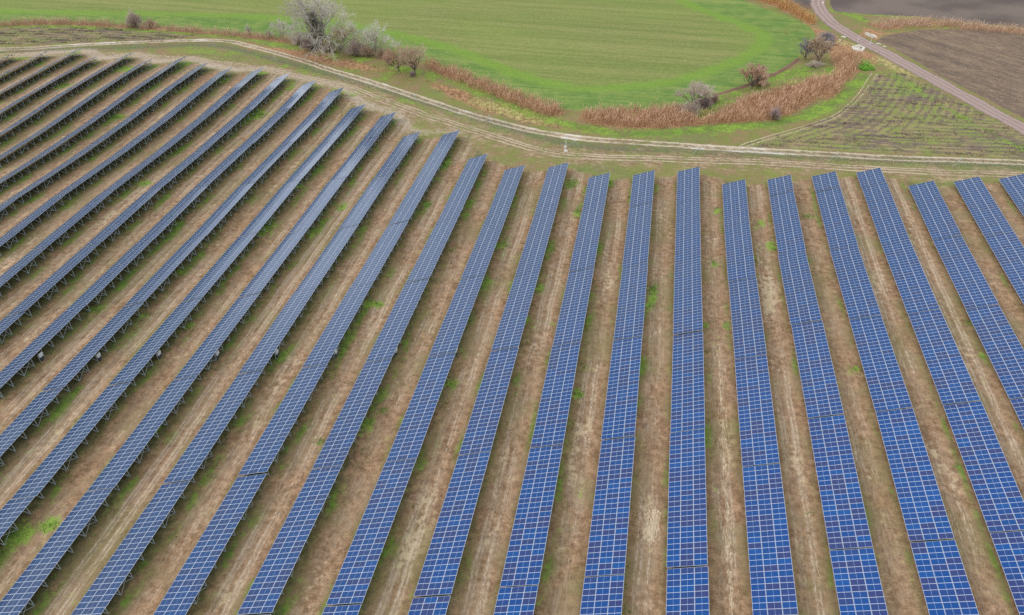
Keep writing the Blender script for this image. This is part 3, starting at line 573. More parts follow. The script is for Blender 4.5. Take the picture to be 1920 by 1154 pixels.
# ------------------------------------------------------------------ perimeter fence
FENCE_PX = [(-110,104),(-40,101),(110,96),(258,91),(400,88),(516,116),(641,151),(778,191),(918,231),(1076,276),(1310,289),(1567,301),(1798,312),(1930,318),(2010,323)]
def fence():
    root = empty('mesh_fence', (*at(1076, 276), gz(*at(1076, 276)))); tag(root, 'thin wire mesh fence with braced posts between the two tracks', 'fence')
    ox, oy, oz = root.location
    Pf = poly(FENCE_PX); L = catmull(Pf, 4.2)
    L = np.vstack([L[:1], L[1:][np.linalg.norm(np.diff(L, axis=0), axis=1) > .5]])
    z = ground_z(L[:, 0], L[:, 1]); V = []; F = []
    for i, (p, h) in enumerate(zip(L, z)): V += [(p[0]-ox, p[1]-oy, h-oz+.05), (p[0]-ox, p[1]-oy, h-oz+1.95)]
    F = [(2*i, 2*i+2, 2*i+3, 2*i+1) for i in range(len(L)-1)]
    t = NT('wire_mesh'); u = t.pos(); b = t.bsdf((.09, .13, .10), .7, .2); tr = t.n('ShaderNodeBsdfTransparent'); mx = t.n('ShaderNodeMixShader')
    x = t.xyz(u)
    a = t.math('FRACT', t.mul(t.add(t.add(x[0], x[1]), x[2]), 9.)); c = t.math('FRACT', t.mul(t.sub(t.add(x[0], x[1]), x[2]), 9.))
    wire = t.math('MAXIMUM', t.math('LESS_THAN', a, .085), t.math('LESS_THAN', c, .085))
    t.lk(wire, mx.inputs[0]); t.lk(tr.outputs[0], mx.inputs[1]); t.lk(b.outputs[0], mx.inputs[2]); wm = t.done(mx.outputs[0])
    o = link('wire_mesh', mesh_np('wire_mesh', V, np.array(F), [wm]), root)
    FS = simple('weathered_wire', (.17, .20, .17), .7, .2, 0, .1, 2); PS = simple('post_steel', (.42, .46, .44), .6, .3, 0, .1, 2)
    b = MB(); b.tube((0, 0, -.3), (0, 0, 2.0), .024, n=6); post = b.mesh('line_post', [FS])
    for p, h in list(zip(L, z)):
        pr = proj([[p[0], p[1], h]])[0]
        if -20 < pr[0] < 1940: link('line_post', post, root, (p[0]-ox, p[1]-oy, h-oz))
    b = MB(); b.tube((0, 0, -.4), (0, 0, 2.45), .06, n=8); b.tube((0, 0, 2.45), (0, 0, 2.6), .13, .11, n=8, m=1); main = b.mesh('strainer_post', [PS, WHITE])
    for i, p in enumerate(Pf):
        if not (-10 < FENCE_PX[i][0] < 1925): continue
        d = Pf[min(i+1, len(Pf)-1)] - Pf[max(i-1, 0)]; d /= np.linalg.norm(d)
        s = link('strainer_post', main, root, (p[0]-ox, p[1]-oy, gz(*p)-oz))
        b = MB(); nrm = np.array([d[1], -d[0]])
        b.tube((0, 0, 2.2), (d[0]*1.9 + nrm[0]*.25, d[1]*1.9 + nrm[1]*.25, 0), .04, n=6); b.tube((0, 0, 2.2), (-d[0]*1.9 + nrm[0]*.7, -d[1]*1.9 + nrm[1]*.7, 0), .04, n=6)
        link('stay', b.mesh('stay', [PS]), s)
fence()
# ------------------------------------------------------------------ camera mast inside the fence
CONC = simple('pale_concrete', (.60, .57, .50), .85, .2, 0, .12, 1.5)
p = at(1061, 284); mast = empty('camera_mast', (*p, gz(*p))); tag(mast, 'white camera mast on a concrete foot beside the fence', 'mast')
b = MB(); b.box((-.55, -.45, -.2), (.55, .45, .16)); b.box((-.4, -.32, .16), (.4, .32, .24)); link('foot', b.mesh('foot', [CONC]), mast)
b = MB(); b.tube((0, 0, .2), (0, 0, 4.2), .085, .06, 10); b.bar((0, 0, 4.1), (.35, -.2, 4.15), .06); b.box((-.12, -.12, .24), (.12, .12, .30)); link('pole', b.mesh('pole', [WHITE]), mast)
b = MB(); b.box((-.42, -.36, .95), (-.06, -.06, 1.65)); b.box((-.45, -.39, 1.65), (-.03, -.03, 1.70)); link('control_box', b.mesh('control_box', [WHITE]), mast)
b = MB(); b.tube((0, 0, 4.2), (0, 0, 4.34), .2, .17, 12); b.tube((0, 0, 4.34), (0, 0, 4.42), .17, .06, 12); b.tube((.3, -.15, 4.0), (.3, -.15, 4.15), .12, .14, 10); b.bar((.3, -.1, 4.2), (.75, -.35, 4.1), .14, .14)
link('camera_head', b.mesh('camera_head', [WHITE]), mast)

# ------------------------------------------------------------------ culvert under the dirt road
def culvert(px, facing, lab, pipe):
    p = at(*px); r = empty('culvert', (p[0], p[1], gz(*p)), (0, 0, facing)); r.scale = (.62, .62, .62); tag(r, lab, 'culvert', None)
    # headwall, two splayed wings sloping down, and an apron; local +y looks out of the pipe
    b = MB(); w, h = 1.9, 1.9
    b.add([(-w,0,-.3),(w,0,-.3),(w,0,h),(-w,0,h),(-w,-.3,-.3),(w,-.3,-.3),(w,-.3,h),(-w,-.3,h)], [(0,1,2,3),(5,4,7,6),(3,2,6,7),(4,0,3,7),(1,5,6,2)])
    link('headwall', b.mesh('headwall', [CONC]), r)
    for s in (-1, 1):
        b = MB(); a0 = np.array([s*w, 0.]); a1 = np.array([s*(w+2.5), 3.2]); nn = np.array([s*.25, -.12])
        top = [(a0[0],a0[1],h),(a1[0],a1[1],.25)]
        V = [(a0[0],a0[1],-.3),(a1[0],a1[1],-.3),top[1],top[0],(a0[0]+s*1.5,a0[1]-.4,-.3),(a1[0]+s*.6,a1[1]-.2,-.3),(a1[0]+s*.6,a1[1]-.2,.3),(a0[0]+s*1.1,a0[1]-.5,h-.1)]
        fs = [(0,1,2,3),(5,4,7,6),(3,2,6,7),(1,5,6,2),(4,0,3,7)]
        b.add(V, fs if s > 0 else [f[::-1] for f in fs]); link('wing_wall', b.mesh('wing_wall', [CONC]), r)
    b = MB(); b.add([(-w,0,.05),(w,0,.05),(w+2.6,3.3,.1),(0,5.0,.1),(-w-2.6,3.3,.1),(-w,0,-.4),(w,0,-.4),(w+2.6,3.3,-.4),(0,5.0,-.4),(-w-2.6,3.3,-.4)], [(0,1,2,3,4),(9,8,7,6,5),(0,5,6,1),(1,6,7,2),(2,7,8,3),(3,8,9,4),(4,9,5,0)])
    link('apron', b.mesh('apron', [CONC]), r)
    if pipe:
        b = MB(); n = 20; R0, R1 = .78, .66; zc = .85; V = []
        for yy in (.12, -.2):
            for R in (R0, R1): V += [(R*math.cos(a), yy, zc + R*math.sin(a)) for a in np.arange(n)*2*math.pi/n]
        F = [];
        for i in range(n):
            j = (i+1) % n; F += [(i, j, n+j, n+i), (i, 2*n+i, 2*n+j, j), (n+j, 3*n+j, 3*n+i, n+i)]
        b.add(V, F, 0); b.add([(R1*math.cos(a), .02, zc + R1*math.sin(a)) for a in np.arange(n)*2*math.pi/n], [tuple(range(n))], 1)
        link('pipe', b.mesh('pipe', [CONC, simple('pipe_dark', (.01, .012, .014), .9, .1, 0, .1, 3)]), r)
    return r
rd = poly([(1596,67),(1640,90)]); rd = rd[1] - rd[0]; ang = math.atan2(rd[1], rd[0])
culvert((1614, 92), ang + math.pi, 'pale concrete culvert mouth with dark round pipe below the dirt road', True)
culvert((1628, 68), ang, 'pale concrete culvert wings on the far side of the dirt road', True)
for i, (px, lab) in enumerate((((1609, 76), 'white marker post on the dirt road, left one of the two'), ((1631, 84), 'white marker post on the dirt road, right one of the two'))):
    p = at(*px); b = MB(); b.tube((0, 0, -.3), (0, 0, 1.7), .11, .10, 8); b.tube((0, 0, 1.7), (0, 0, 1.78), .10, .04, 8)
    r = empty('marker_post', (*p, gz(*p)), (0, .12, 0)); tag(r, lab, 'marker post', 'marker posts at the culvert'); link('shaft', b.mesh('shaft', [WHITE]), r)
    b = MB(); b.tube((0, 0, 1.25), (0, 0, 1.45), .115, n=8); link('reflector', b.mesh('reflector', [simple('reflector_red', (.45, .3, .28), .4)]), r)
def rock(name, px, size, lab, cat, grp, mat, seed):
    rg = np.random.default_rng(seed); p = at(*px); me = bpy.data.meshes.new(name)
    import bmesh
    bm = bmesh.new(); bmesh.ops.create_icosphere(bm, subdivisions=2, radius=1)
    for v in bm.verts:
        k = 1 + rg.normal(0, .1); v.co = Vector((v.co.x * size[0] * k, v.co.y * size[1] * k, max(-.15, v.co.z) * size[2] * k))
    bm.to_mesh(me); bm.free(); me.materials.append(mat)
    o = link(name, me, None, (*p, gz(*p) + .02), (0, 0, size[3])); tag(o, lab, cat, grp)
rock('concrete_block', (1647, 83), (1.0, .35, .3, -.45), 'pale concrete block lying along the dirt road edge, beside the marker posts', 'concrete block', 'concrete blocks by the dirt road', CONC, 1)
rock('concrete_block', (1658, 88), (.7, .28, .25, -.5), 'smaller pale concrete block further along the dirt road edge', 'concrete block', 'concrete blocks by the dirt road', CONC, 2)
rock('concrete_block', (1582, 70), (1.0, .4, .35, -.6), 'pale concrete slab in the brown weeds left of the dirt road', 'concrete block', 'concrete blocks by the dirt road', CONC, 3)
rock('concrete_block', (1575, 76), (.9, .3, .3, -1.2), 'broken concrete slab at the edge of the purple bush by the road', 'concrete block', 'concrete blocks by the dirt road', CONC, 4)
rock('concrete_block', (1543, 6), (.7, .35, .3, -.9), 'small concrete block where the dirt road leaves the picture', 'concrete block', 'concrete blocks by the dirt road', CONC, 5)

# ------------------------------------------------------------------ reeds along the ditch
def reed_material(name, a, b, c):
    t = NT(name); P = t.pos(); h = t.attr('hgt', 'Fac'); r = t.attr('rnd', 'Fac')
    col = t.mix(r, a, b); col = t.mix(t.ramp(h, .6, 1.), col, c)
    return t.done(t.bsdf(col, .85, .1).outputs[0])
def blades(name, polypx, dens, hgt, width, mat, lean=.18, hvar=.3, drop=.0, hfun=None):
    P = poly(polypx); lo, hi = P.min(0), P.max(0); area = (hi - lo).prod(); n = int(area * dens)
    X = RNG.uniform(lo[0], hi[0], n); Y = RNG.uniform(lo[1], hi[1], n); so = soft(X, Y, P, 1.6); k = (so + RNG.normal(0, .4, n) > .62) & (so > .04)
    cl = np.sin(X * .9 + np.sin(Y * .7) * 2) * np.sin(Y * 1.1 + X * .3) + .5 * np.sin(X * .31) * np.sin(Y * .27 + 1)
    k &= (cl + RNG.normal(0, .4, n)) > -.55 + drop
    X, Y, cl = X[k], Y[k], cl[k]; n = len(X); z = ground_z(X, Y); H = hgt * (1 + RNG.normal(0, hvar * .5, n)) * (1 + .12 * cl)
    th = RNG.uniform(0, math.pi, n); w = width * RNG.uniform(.6, 1.4, n); lx, ly = RNG.normal(0, lean, n) * H + .08 * H, RNG.normal(0, lean, n) * H
    dx, dy = np.cos(th) * w / 2, np.sin(th) * w / 2
    V = np.stack([np.c_[X-dx, Y-dy, z-.05], np.c_[X+dx, Y+dy, z-.05], np.c_[X+lx*.5+dx*.8, Y+ly*.5+dy*.8, z+H*.6], np.c_[X+lx*.5-dx*.8, Y+ly*.5-dy*.8, z+H*.6],
                  np.c_[X+lx+dx*1.1, Y+ly+dy*1.1, z+H*.85], np.c_[X+lx-dx*1.1, Y+ly-dy*1.1, z+H*.85], np.c_[X+lx*1.2, Y+ly*1.2, z+H]], 1).reshape(-1, 3)
    b = (np.arange(n) * 7)[:, None]; F4 = np.concatenate([b + [0, 1, 2, 3], b + [3, 2, 4, 5]]); F3 = b + [5, 4, 6]
    hg = np.tile([0, 0, .6, .6, .9, .9, 1.], n); rn = np.repeat(np.clip(.5 + .2 * cl + RNG.normal(0, .3, n), 0, 1), 7)
    return mesh_np(name, V, [F4, F3], [mat], attrs={'hgt': ('FLOAT', hg), 'rnd': ('FLOAT', rn)})
RM = reed_material('dry_reed', (.36, .205, .12), (.60, .36, .215), (.66, .46, .31))
RG = reed_material('golden_reed', (.38, .18, .06), (.56, .32, .12), (.62, .40, .20))
RP = reed_material('pale_reed', (.38, .245, .16), (.58, .39, .27), (.64, .47, .34))
for nm, h, d, m, lab in (('ditch', 2.2, 15, RM, 'narrow band of brown reeds along the curved edge of the green field'), ('main', 2.1, 14, RM, 'wide bed of brown reeds filling the ditch below the green field'),
        ('patch', 1.7, 12, RM, 'small separate clump of brown reeds at the right of the bed'), ('far', 2.1, 13, RP, 'pale brown reed strip along the field at top left'),
        ('left', 2.0, 13, RP, 'brown reed strip between the round bush and the bare trees'), ('gold', 2.1, 10, RG, 'golden reeds left of the dirt road at the top'), ('bank', 1.7, 10, RP, 'pale reeds between the two ploughed fields')):
    o = link('reeds', blades('reeds', REEDS[nm], d, h, .085, m, .22, .55, .12)); tag(o, lab, 'reeds', None, 'stuff')
# low dead weeds, straw tussocks and lush grass as ground cover
WM = reed_material('weed_stalks', (.20, .12, .07), (.36, .22, .13), (.40, .28, .18)); SM = reed_material('straw', (.36, .28, .10), (.56, .46, .20), (.62, .52, .28)); GMt = reed_material('grass_blade', (.09, .17, .03), (.17, .29, .04), (.22, .33, .06))
for pxs, d, h, w, m, lab in (([(796,150),(850,165),(880,176),(900,196),(960,220),(1060,240),(1180,248),(1090,246),(990,232),(900,206),(840,180)], 3.5, .6, .12, WM, 'reddish brown dead weeds between farm track and reeds'),
        ([(560,95),(600,104),(700,122),(735,133),(690,140),(600,122),(550,108)], 2.5, .5, .12, WM, 'reddish weeds along the farm track below the bare trees'),
        ([(880,180),(940,192),(1010,210),(1060,226),(1040,236),(980,226),(920,208),(884,194)], 3.5, .6, .13, SM, 'yellow straw tussocks below the curved reed band'),
        ([(1440,60),(1500,45),(1530,55),(1600,84),(1650,100),(1655,108),(1600,112),(1560,120),(1545,95)], 1.0, .6, .12, WM, 'brown dead weeds beside the dirt road and culvert'),
        ([(1300,225),(1350,200),(1400,176),(1470,160),(1540,146),(1570,150),(1500,118),(1440,146),(1345,182),(1300,205)], 1.2, .4, .1, GMt, 'green grass between the reed bed and the field edge')):
    o = link('weeds' if m is not GMt else 'grass', blades('cover', pxs, d, h, w, m, .3, .5, .1)); tag(o, lab, 'ground cover', None, 'stuff')
# tufts in the solar field and on the fallow land
def tufts(name, pts, lab, mat, hgt, wid, per=7, spread=.35):
    pts = np.repeat(pts, per, 0) + RNG.normal(0, spread, (len(pts) * per, 2)); X, Y = pts.T; n = len(X); z = ground_z(X, Y)
    H = hgt * RNG.uniform(.4, 1.3, n); th = RNG.uniform(0, 6.28, n); w = wid * RNG.uniform(.5, 1.4, n); lx, ly = RNG.normal(0, .5, n) * H, RNG.normal(0, .5, n) * H
    dx, dy = np.cos(th) * w / 2, np.sin(th) * w / 2
    V = np.stack([np.c_[X-dx, Y-dy, z-.02], np.c_[X+dx, Y+dy, z-.02], np.c_[X+lx+dx*.5, Y+ly+dy*.5, z+H*.8], np.c_[X+lx-dx*.5, Y+ly-dy*.5, z+H]], 1).reshape(-1, 3)
    F = (np.arange(n) * 4)[:, None] + [0, 1, 2, 3]
    me = mesh_np(name, V, F, [mat], attrs={'hgt': ('FLOAT', np.tile([0, 0, .7, 1.], n)), 'rnd': ('FLOAT', np.repeat(RNG.random(n), 4))})
    tag(link(name, me), lab, 'ground cover', None, 'stuff')
def sample(P, n):
    P = np.asarray(P); lo, hi = P.min(0), P.max(0); X = RNG.uniform(lo[0], hi[0], n); Y = RNG.uniform(lo[1], hi[1], n); k = inside(X, Y, P); return X[k], Y[k]
pl = np.array([[-290, 262], [-60, 215], [-30, 193], [100, 200], [125, 200], [60, 45], [-95, 45], [-290, 225]])
X, Y = sample(pl, 90000); lm = masks(X, Y)['lush']; U = ((X - ROW_X0) / ROW_PITCH % 1) * ROW_PITCH
cl = np.sin(X * .21 + 1) * np.sin(Y * .13) + .6 * np.sin(Y * .41 + X * .17)
k = (RNG.random(len(X)) < np.clip(lm - .2, 0, 1) * 1.1) | ((np.abs(U - 5.6) < 1.3) & (RNG.random(len(X)) < .10 + .18 * (cl > .5)))
tufts('grass', np.c_[X, Y][k], 'green weeds growing between and beneath the solar rows', GMt, .28, .14)
k = (np.abs(U - 8.5) > 1.6) & (RNG.random(len(X)) < .22)
tufts('weeds', np.c_[X, Y][k], 'dry brown stubble on the soil between the solar rows', WM, .16, .08, 6, .6)
TM = reed_material('dark_tuft', (.12, .085, .075), (.21, .16, .13), (.30, .25, .16))
for Pg, lab in ((FALLOW, 'dark purplish tufts on the fallow triangle beside the dirt road'), (WEEDY, 'dark tufts on the fallow strip at top left')):
    X, Y = sample(Pg, 14000); r = np.sin(Y * 2.1 + np.sin(X * .06) * 1.2); cl = np.sin(X * .35 + Y * .9) + np.sin(X * .13 - Y * .5)
    k = (r > .1) & (cl + RNG.normal(0, .7, len(X)) > .3)
    tufts('weeds', np.c_[X, Y][k], lab, TM, .28, .2, 4, .5)

# ------------------------------------------------------------------ bare trees and bushes
def tree_mesh(seed, H, spread, trunk_h, trunk_r, limbs, levels, twig_w, fan=1.0, droop=0., base_r=0., tw_n=5):
    rg = np.random.default_rng(seed); segs = []; twigs = []
    def unit(v): return v / max(np.linalg.norm(v), 1e-9)
    def grow(p, d, L, r, lev):
        n = 3; q = p
        for i in range(n):
            if q[2] < 1.4 and d[2] < .25: d = unit(np.array([d[0], d[1], .35]))
            d = unit(d + rg.normal(0, .13, 3) + np.array([0, 0, .05 * fan - droop * .12 * (lev > 1)])); nq = q + d * L / n
            r2 = r * (1 - .2 * (i + 1) / n) if lev else r * .9
            (segs if lev < levels - 1 else twigs).append((q, nq, r * (1 - .25 * i / n), r * (1 - .25 * (i + 1) / n))); 
            if lev < levels and i > 0:
                for _ in range(tw_n if lev == levels - 1 else 2):
                    a = unit(np.cross(d, rg.normal(0, 1, 3))); ang = rg.uniform(.3, .85)
                    grow(nq, unit(d * math.cos(ang) + a * math.sin(ang)), L * rg.uniform(.5, .78), r * .5, lev + 1)
            q = nq
    top = np.array([0, 0, trunk_h])
    if trunk_h > .2: segs.append((np.array([0, 0, -.3]), top * .5, trunk_r * 1.25, trunk_r)); segs.append((top * .5, top, trunk_r, trunk_r * .85))
    for i in range(limbs):
        az = 2 * math.pi * (i + rg.uniform(-.3, .3)) / limbs; el = rg.uniform(.15, 1.) ; tilt = spread * el
        d = np.array([math.cos(az) * math.sin(tilt), math.sin(az) * math.sin(tilt), math.cos(tilt)])
        st = top * rg.uniform(.6, 1.) if trunk_h > .2 else np.array([math.cos(az) * base_r * rg.random(), math.sin(az) * base_r * rg.random(), 0])
        grow(st, d, (H - trunk_h) * .52 * rg.uniform(.8, 1.1), trunk_r * .55, 1)
    def prism(S, wmin, k=3):
        P0 = np.array([s[0] for s in S]); P1 = np.array([s[1] for s in S]); R0 = np.maximum([s[2] for s in S], wmin); R1 = np.maximum([s[3] for s in S], wmin * .8)
        D = P1 - P0; D /= np.linalg.norm(D, axis=1)[:, None]; ref = np.where(np.abs(D[:, 2:]) < .9, [[0, 0, 1.]], [[1., 0, 0]]); A = np.cross(D, ref); A /= np.linalg.norm(A, axis=1)[:, None]; B = np.cross(D, A)
        V = []
        for Pp, R in ((P0, R0), (P1, R1)):
            for j in range(k):
                t = 2 * math.pi * j / k; V.append(Pp + R[:, None] * (A * math.cos(t) + B * math.sin(t)))
        V = np.stack(V, 1).reshape(-1, 3); b = (np.arange(len(S)) * 2 * k)[:, None]
        F = np.concatenate([b + [j, (j + 1) % k, k + (j + 1) % k, k + j] for j in range(k)]); return V, F
    allp = np.array([s[1] for s in segs + twigs]); sc = H / max(allp[:, 2].max(), 1e-6)
    def scl(S): return [(a * sc, b * sc, r0, r1) for a, b, r0, r1 in S]
    return prism(scl(segs), twig_w * .7, 5), prism(scl(twigs), twig_w * .5, 3)
BARK = {'pale': simple('pale_bark', (.36, .33, .28), .9, .1, 0, .25, 2), 'dark': simple('dark_bark', (.15, .125, .10), .9, .1, 0, .25, 2), 'grey': simple('grey_bark', (.20, .17, .15), .9, .1, 0, .25, 2)}
TWIG = {'white': simple('pale_twigs', (.52, .47, .41), .9, .1, 0, .25, .6), 'cream': simple('cream_twigs', (.52, .45, .29), .9, .1, 0, .25, .6), 'chalk': simple('chalky_twigs', (.56, .53, .44), .9, .1, 0, .2, .6),
        'red': simple('reddish_twigs', (.50, .34, .24), .9, .1, 0, .25, .6), 'brown': simple('brown_twigs', (.48, .36, .26), .9, .1, 0, .25, .6), 'greyb': simple('greyish_twigs', (.52, .43, .36), .9, .1, 0, .25, .6),
        'purple': simple('purplish_twigs', (.42, .32, .31), .9, .1, 0, .25, .6), 'slate': simple('slate_twigs', (.30, .27, .29), .9, .1, 0, .25, .6), 'green': simple('leaf_green', (.20, .40, .06), .9, .1, 0, .35, .8)}
def tree(name, px, lab, cat, twig, bark='grey', group=None, seed=1, H=10, lean=0., **kw):
    p = at(*px); r = empty(name, (p[0], p[1], gz(*p)), (0, lean, 0)); tag(r, lab, cat, group)
    (V, F), (V2, F2) = tree_mesh(seed, H, **kw)
    link('trunk' if kw['trunk_h'] > .2 else 'branches', mesh_np('trunk', V, F, [BARK[bark]], smooth=True), r); link('crown', mesh_np('crown', V2, F2, [TWIG[twig]]), r)
    return r
BT = 'bare trees by the field edge'; BS = 'bare bushes along the ditch'
big = tree('bare_tree', (606, 96), 'tallest bare whitish tree, reaching past the top of the picture', 'tree', 'white', 'pale', BT, 3, 25.5, spread=1.08, trunk_h=5.0, trunk_r=.55, limbs=12, levels=5, twig_w=.06, fan=.7, droop=.45, tw_n=3)
# dark ivy growing up the trunk of the tall tree
rg = np.random.default_rng(5); n = 3600; a = rg.uniform(0, 6.28, n); zz = rg.uniform(1, 14.5, n); rr = (2.3 * np.sin(np.clip(zz / 15, 0, 1) * 3.0) + .5) * np.sqrt(rg.random(n)) * (1 + .4 * np.sin(zz * 1.3 + a * 2))
c0 = np.c_[rr * np.cos(a) - .6 - .12 * zz, rr * np.sin(a), zz]; e1 = rg.normal(0, .16, (n, 3)); e2 = rg.normal(0, .16, (n, 3))
V = np.stack([c0 - e1, c0 + e2, c0 + e1, c0 - e2], 1).reshape(-1, 3)
link('ivy', mesh_np('ivy', V, (np.arange(n) * 4)[:, None] + [0, 1, 2, 3], [simple('grey_ivy', (.23, .22, .17), .8, .2, 0, .4, .7)]), big)
tree('bare_tree', (640, 98), 'yellowish bare tree right in front of the tallest tree', 'tree', 'cream', 'pale', BT, 8, 12.5, spread=.95, trunk_h=1.6, trunk_r=.3, limbs=11, levels=4, twig_w=.06, droop=.2, tw_n=6)
tree('bare_tree', (705, 104), 'round chalky white bare tree right of the tallest tree', 'tree', 'chalk', 'pale', BT, 12, 12.8, spread=1.0, trunk_h=2.2, trunk_r=.25, limbs=12, levels=4, twig_w=.055, fan=1.4, tw_n=4)
tree('bare_tree', (748, 133), 'small reddish bare tree, left one of the pair on the grass', 'tree', 'red', 'dark', BT, 17, 9.3, spread=.95, trunk_h=1.4, trunk_r=.24, limbs=9, levels=4, twig_w=.05, tw_n=6, lean=-.12)
tree('bare_tree', (778, 140), 'brownish bare tree, right one of the pair on the grass', 'tree', 'brown', 'dark', BT, 21, 11.5, spread=.98, trunk_h=1.9, trunk_r=.30, limbs=10, levels=4, twig_w=.05, tw_n=6)
tree('bare_tree', (530, 73), 'small whitish bare tree left of the tallest tree', 'tree', 'chalk', 'pale', BT, 25, 8.4, spread=1.15, trunk_h=.9, trunk_r=.16, limbs=10, levels=4, twig_w=.055, fan=1.4, tw_n=4)
tree('bare_tree', (1302, 206), 'rounded brown bare tree at the left of the two above the reed bed', 'tree', 'greyb', 'dark', BT, 31, 10.4, spread=1.15, trunk_h=1.6, trunk_r=.26, limbs=11, levels=4, twig_w=.045, tw_n=7)
tree('bare_tree', (1409, 168), 'reddish brown bare tree on the field bank between reeds and wheat', 'tree', 'red', 'dark', BT, 36, 9.0, spread=.95, trunk_h=1.2, trunk_r=.24, limbs=11, levels=4, twig_w=.06, tw_n=9)
tree('bare_tree', (1534, 118), 'brown bare tree below the purple bush near the dirt road', 'tree', 'brown', 'dark', BT, 41, 10.5, spread=.85, trunk_h=1.6, trunk_r=.26, limbs=11, levels=4, twig_w=.06, tw_n=9)
tree('bare_tree', (1509, 112), 'thin grey upright bare tree at the right edge of the green field', 'tree', 'slate', 'dark', BT, 45, 8.0, spread=.42, trunk_h=.8, trunk_r=.18, limbs=9, levels=4, twig_w=.05, tw_n=6)
def bush(px, H, W, lab, twig, seed, bark='grey', n=2600, w=.06, arch=.0):
    """many fine stems rising from one stool, bending outward"""
    n = int(n * .5); rg = np.random.default_rng(seed); p = at(*px); r = empty('bare_bush', (p[0], p[1], gz(*p))); tag(r, lab, 'bush', BS)
    az = rg.uniform(0, 6.283, n); k = rg.random(n) ** .6; hh = H * np.sqrt(np.clip(1 - (k * .93) ** 2, 0, 1)) * rg.uniform(.5, 1.1, n) * (1 + .22 * np.sin(az * 3 + seed) + .15 * np.sin(az * 5 + seed * 2)); rad = W / 2 * k * (1 + .25 * np.sin(az * 2 + seed * 3) + .12 * np.sin(az * 7))
    P1 = np.c_[np.cos(az) * rad, np.sin(az) * rad, hh]; f = rg.uniform(.25, .75, n)[:, None]
    P0 = P1 * f * np.array([.75, .75, 1]) + rg.normal(0, W * .03, (n, 3)); P0[:, 2] = np.clip(P0[:, 2], 0, None)
    P1 += rg.normal(0, W * .02, (n, 3)); D = P1 - P0; A = np.cross(D, rg.normal(0, 1, (n, 3))); A /= np.linalg.norm(A, axis=1)[:, None]
    B = np.cross(D / np.linalg.norm(D, axis=1)[:, None], A); V = np.stack([P0 + A * w * .5, P0 - A * w * .25 + B * w * .43, P0 - A * w * .25 - B * w * .43, P1], 1).reshape(-1, 3); b = (np.arange(n) * 4)[:, None]
    link('crown', mesh_np('crown', V, np.concatenate([b + [0, 1, 3], b + [1, 2, 3], b + [2, 0, 3]]), [TWIG[twig]]), r)
    m = MB()
    for i in range(14):
        a = rg.uniform(0, 6.28); q = rg.uniform(.2, .8) * W / 2; m.tube((math.cos(a) * q * .15, math.sin(a) * q * .15, -.1), (math.cos(a) * q, math.sin(a) * q, H * rg.uniform(.5, .85)), .09, .03, 5)
    link('branches', m.mesh('branches', [BARK[bark]]), r)
bush((254, 50), 6.2, 9.5, 'round grey brown bush in the reed strip at top left', 'greyb', 1, n=5200, w=.07)
bush((284, 52), 3.8, 6.5, 'low brownish bush right of the round bush at top left', 'brown', 2, n=2200)
bush((467, 65), 4.6, 4.5, 'small whitish shrub standing alone in the left reed strip', 'chalk', 3, n=550, w=.05)
bush((505, 72), 4.4, 4.0, 'small pale shrub beside the small whitish tree', 'chalk', 4, n=500, w=.05)
bush((562, 84), 5.0, 8.0, 'grey bush at the left foot of the tallest tree', 'greyb', 5, n=2600)
bush((585, 92), 6.2, 9.0, 'dark purplish bush at the foot of the tallest tree', 'purple', 6, 'dark', n=3400, w=.07)
bush((618, 97), 5.0, 8.0, 'dark bush between the tallest tree and the yellowish tree', 'greyb', 7, 'dark', n=2600)
bush((668, 102), 5.6, 11.0, 'wide grey brown bush between the yellowish and the chalky tree', 'greyb', 8, n=4200, w=.07)
bush((690, 106), 4.6, 7.5, 'grey brown bush at the left foot of the chalky tree', 'brown', 9, n=2200)
bush((716, 108), 4.2, 6.0, 'low brown bush at the right foot of the chalky tree', 'brown', 10, n=1500)
bush((729, 122), 7.2, 5.0, 'pinkish bush left behind the reddish tree of the pair', 'red', 11, n=900, w=.05)
bush((773, 143), 1.9, 3.4, 'low purplish bush at the foot of the brownish tree of the pair', 'purple', 12, n=900)
bush((1293, 216), 4.4, 7.0, 'grey brown bush in the reeds below the rounded brown tree', 'greyb', 13, n=2600)
bush((1272, 208), 2.6, 6.5, 'low brown bush at the field edge left of the rounded tree', 'brown', 14, n=1400)
bush((1321, 203), 4.2, 5.6, 'purplish bush just right of the rounded brown tree', 'purple', 15, n=2200)
bush((1338, 192), 3.4, 5.0, 'small brown bush on the field bank right of the purplish bush', 'brown', 16, n=1500)
bush((1424, 160), 3.6, 6.5, 'spreading brown bush at the right foot of the bank tree', 'red', 17, n=1700)
bush((1452, 224), 3.9, 4.6, 'purplish bush at the lower edge of the reed bed', 'purple', 18, 'dark', n=2000)
bush((1548, 76), 3.0, 7.5, 'flat slate grey bush between field corner and dirt road', 'slate', 19, 'dark', n=3200, w=.07)
bush((1556, 84), 2.6, 4.5, 'small slate grey bush next to the flat slate grey bush', 'slate', 20, 'dark', n=1500, w=.07)
bush((1528, 124), 1.6, 8.0, 'low brown scrub around the foot of the brown tree near the road', 'greyb', 21, n=1500)
for px, H, lab in (((732, 118), 9.5, 'slender white sapling behind the pinkish bush'), ((748, 108), 7.0, 'thin pale sapling behind the reddish tree of the pair'), ((553, 80), 8.2, 'thin pale sapling between the small whitish tree and the tallest tree')):
    tree('sapling', px, lab, 'sapling', 'chalk', 'pale', 'pale saplings', int(H * 10), H, spread=.3, trunk_h=H * .3, trunk_r=.07, limbs=4, levels=3, twig_w=.05, tw_n=3)
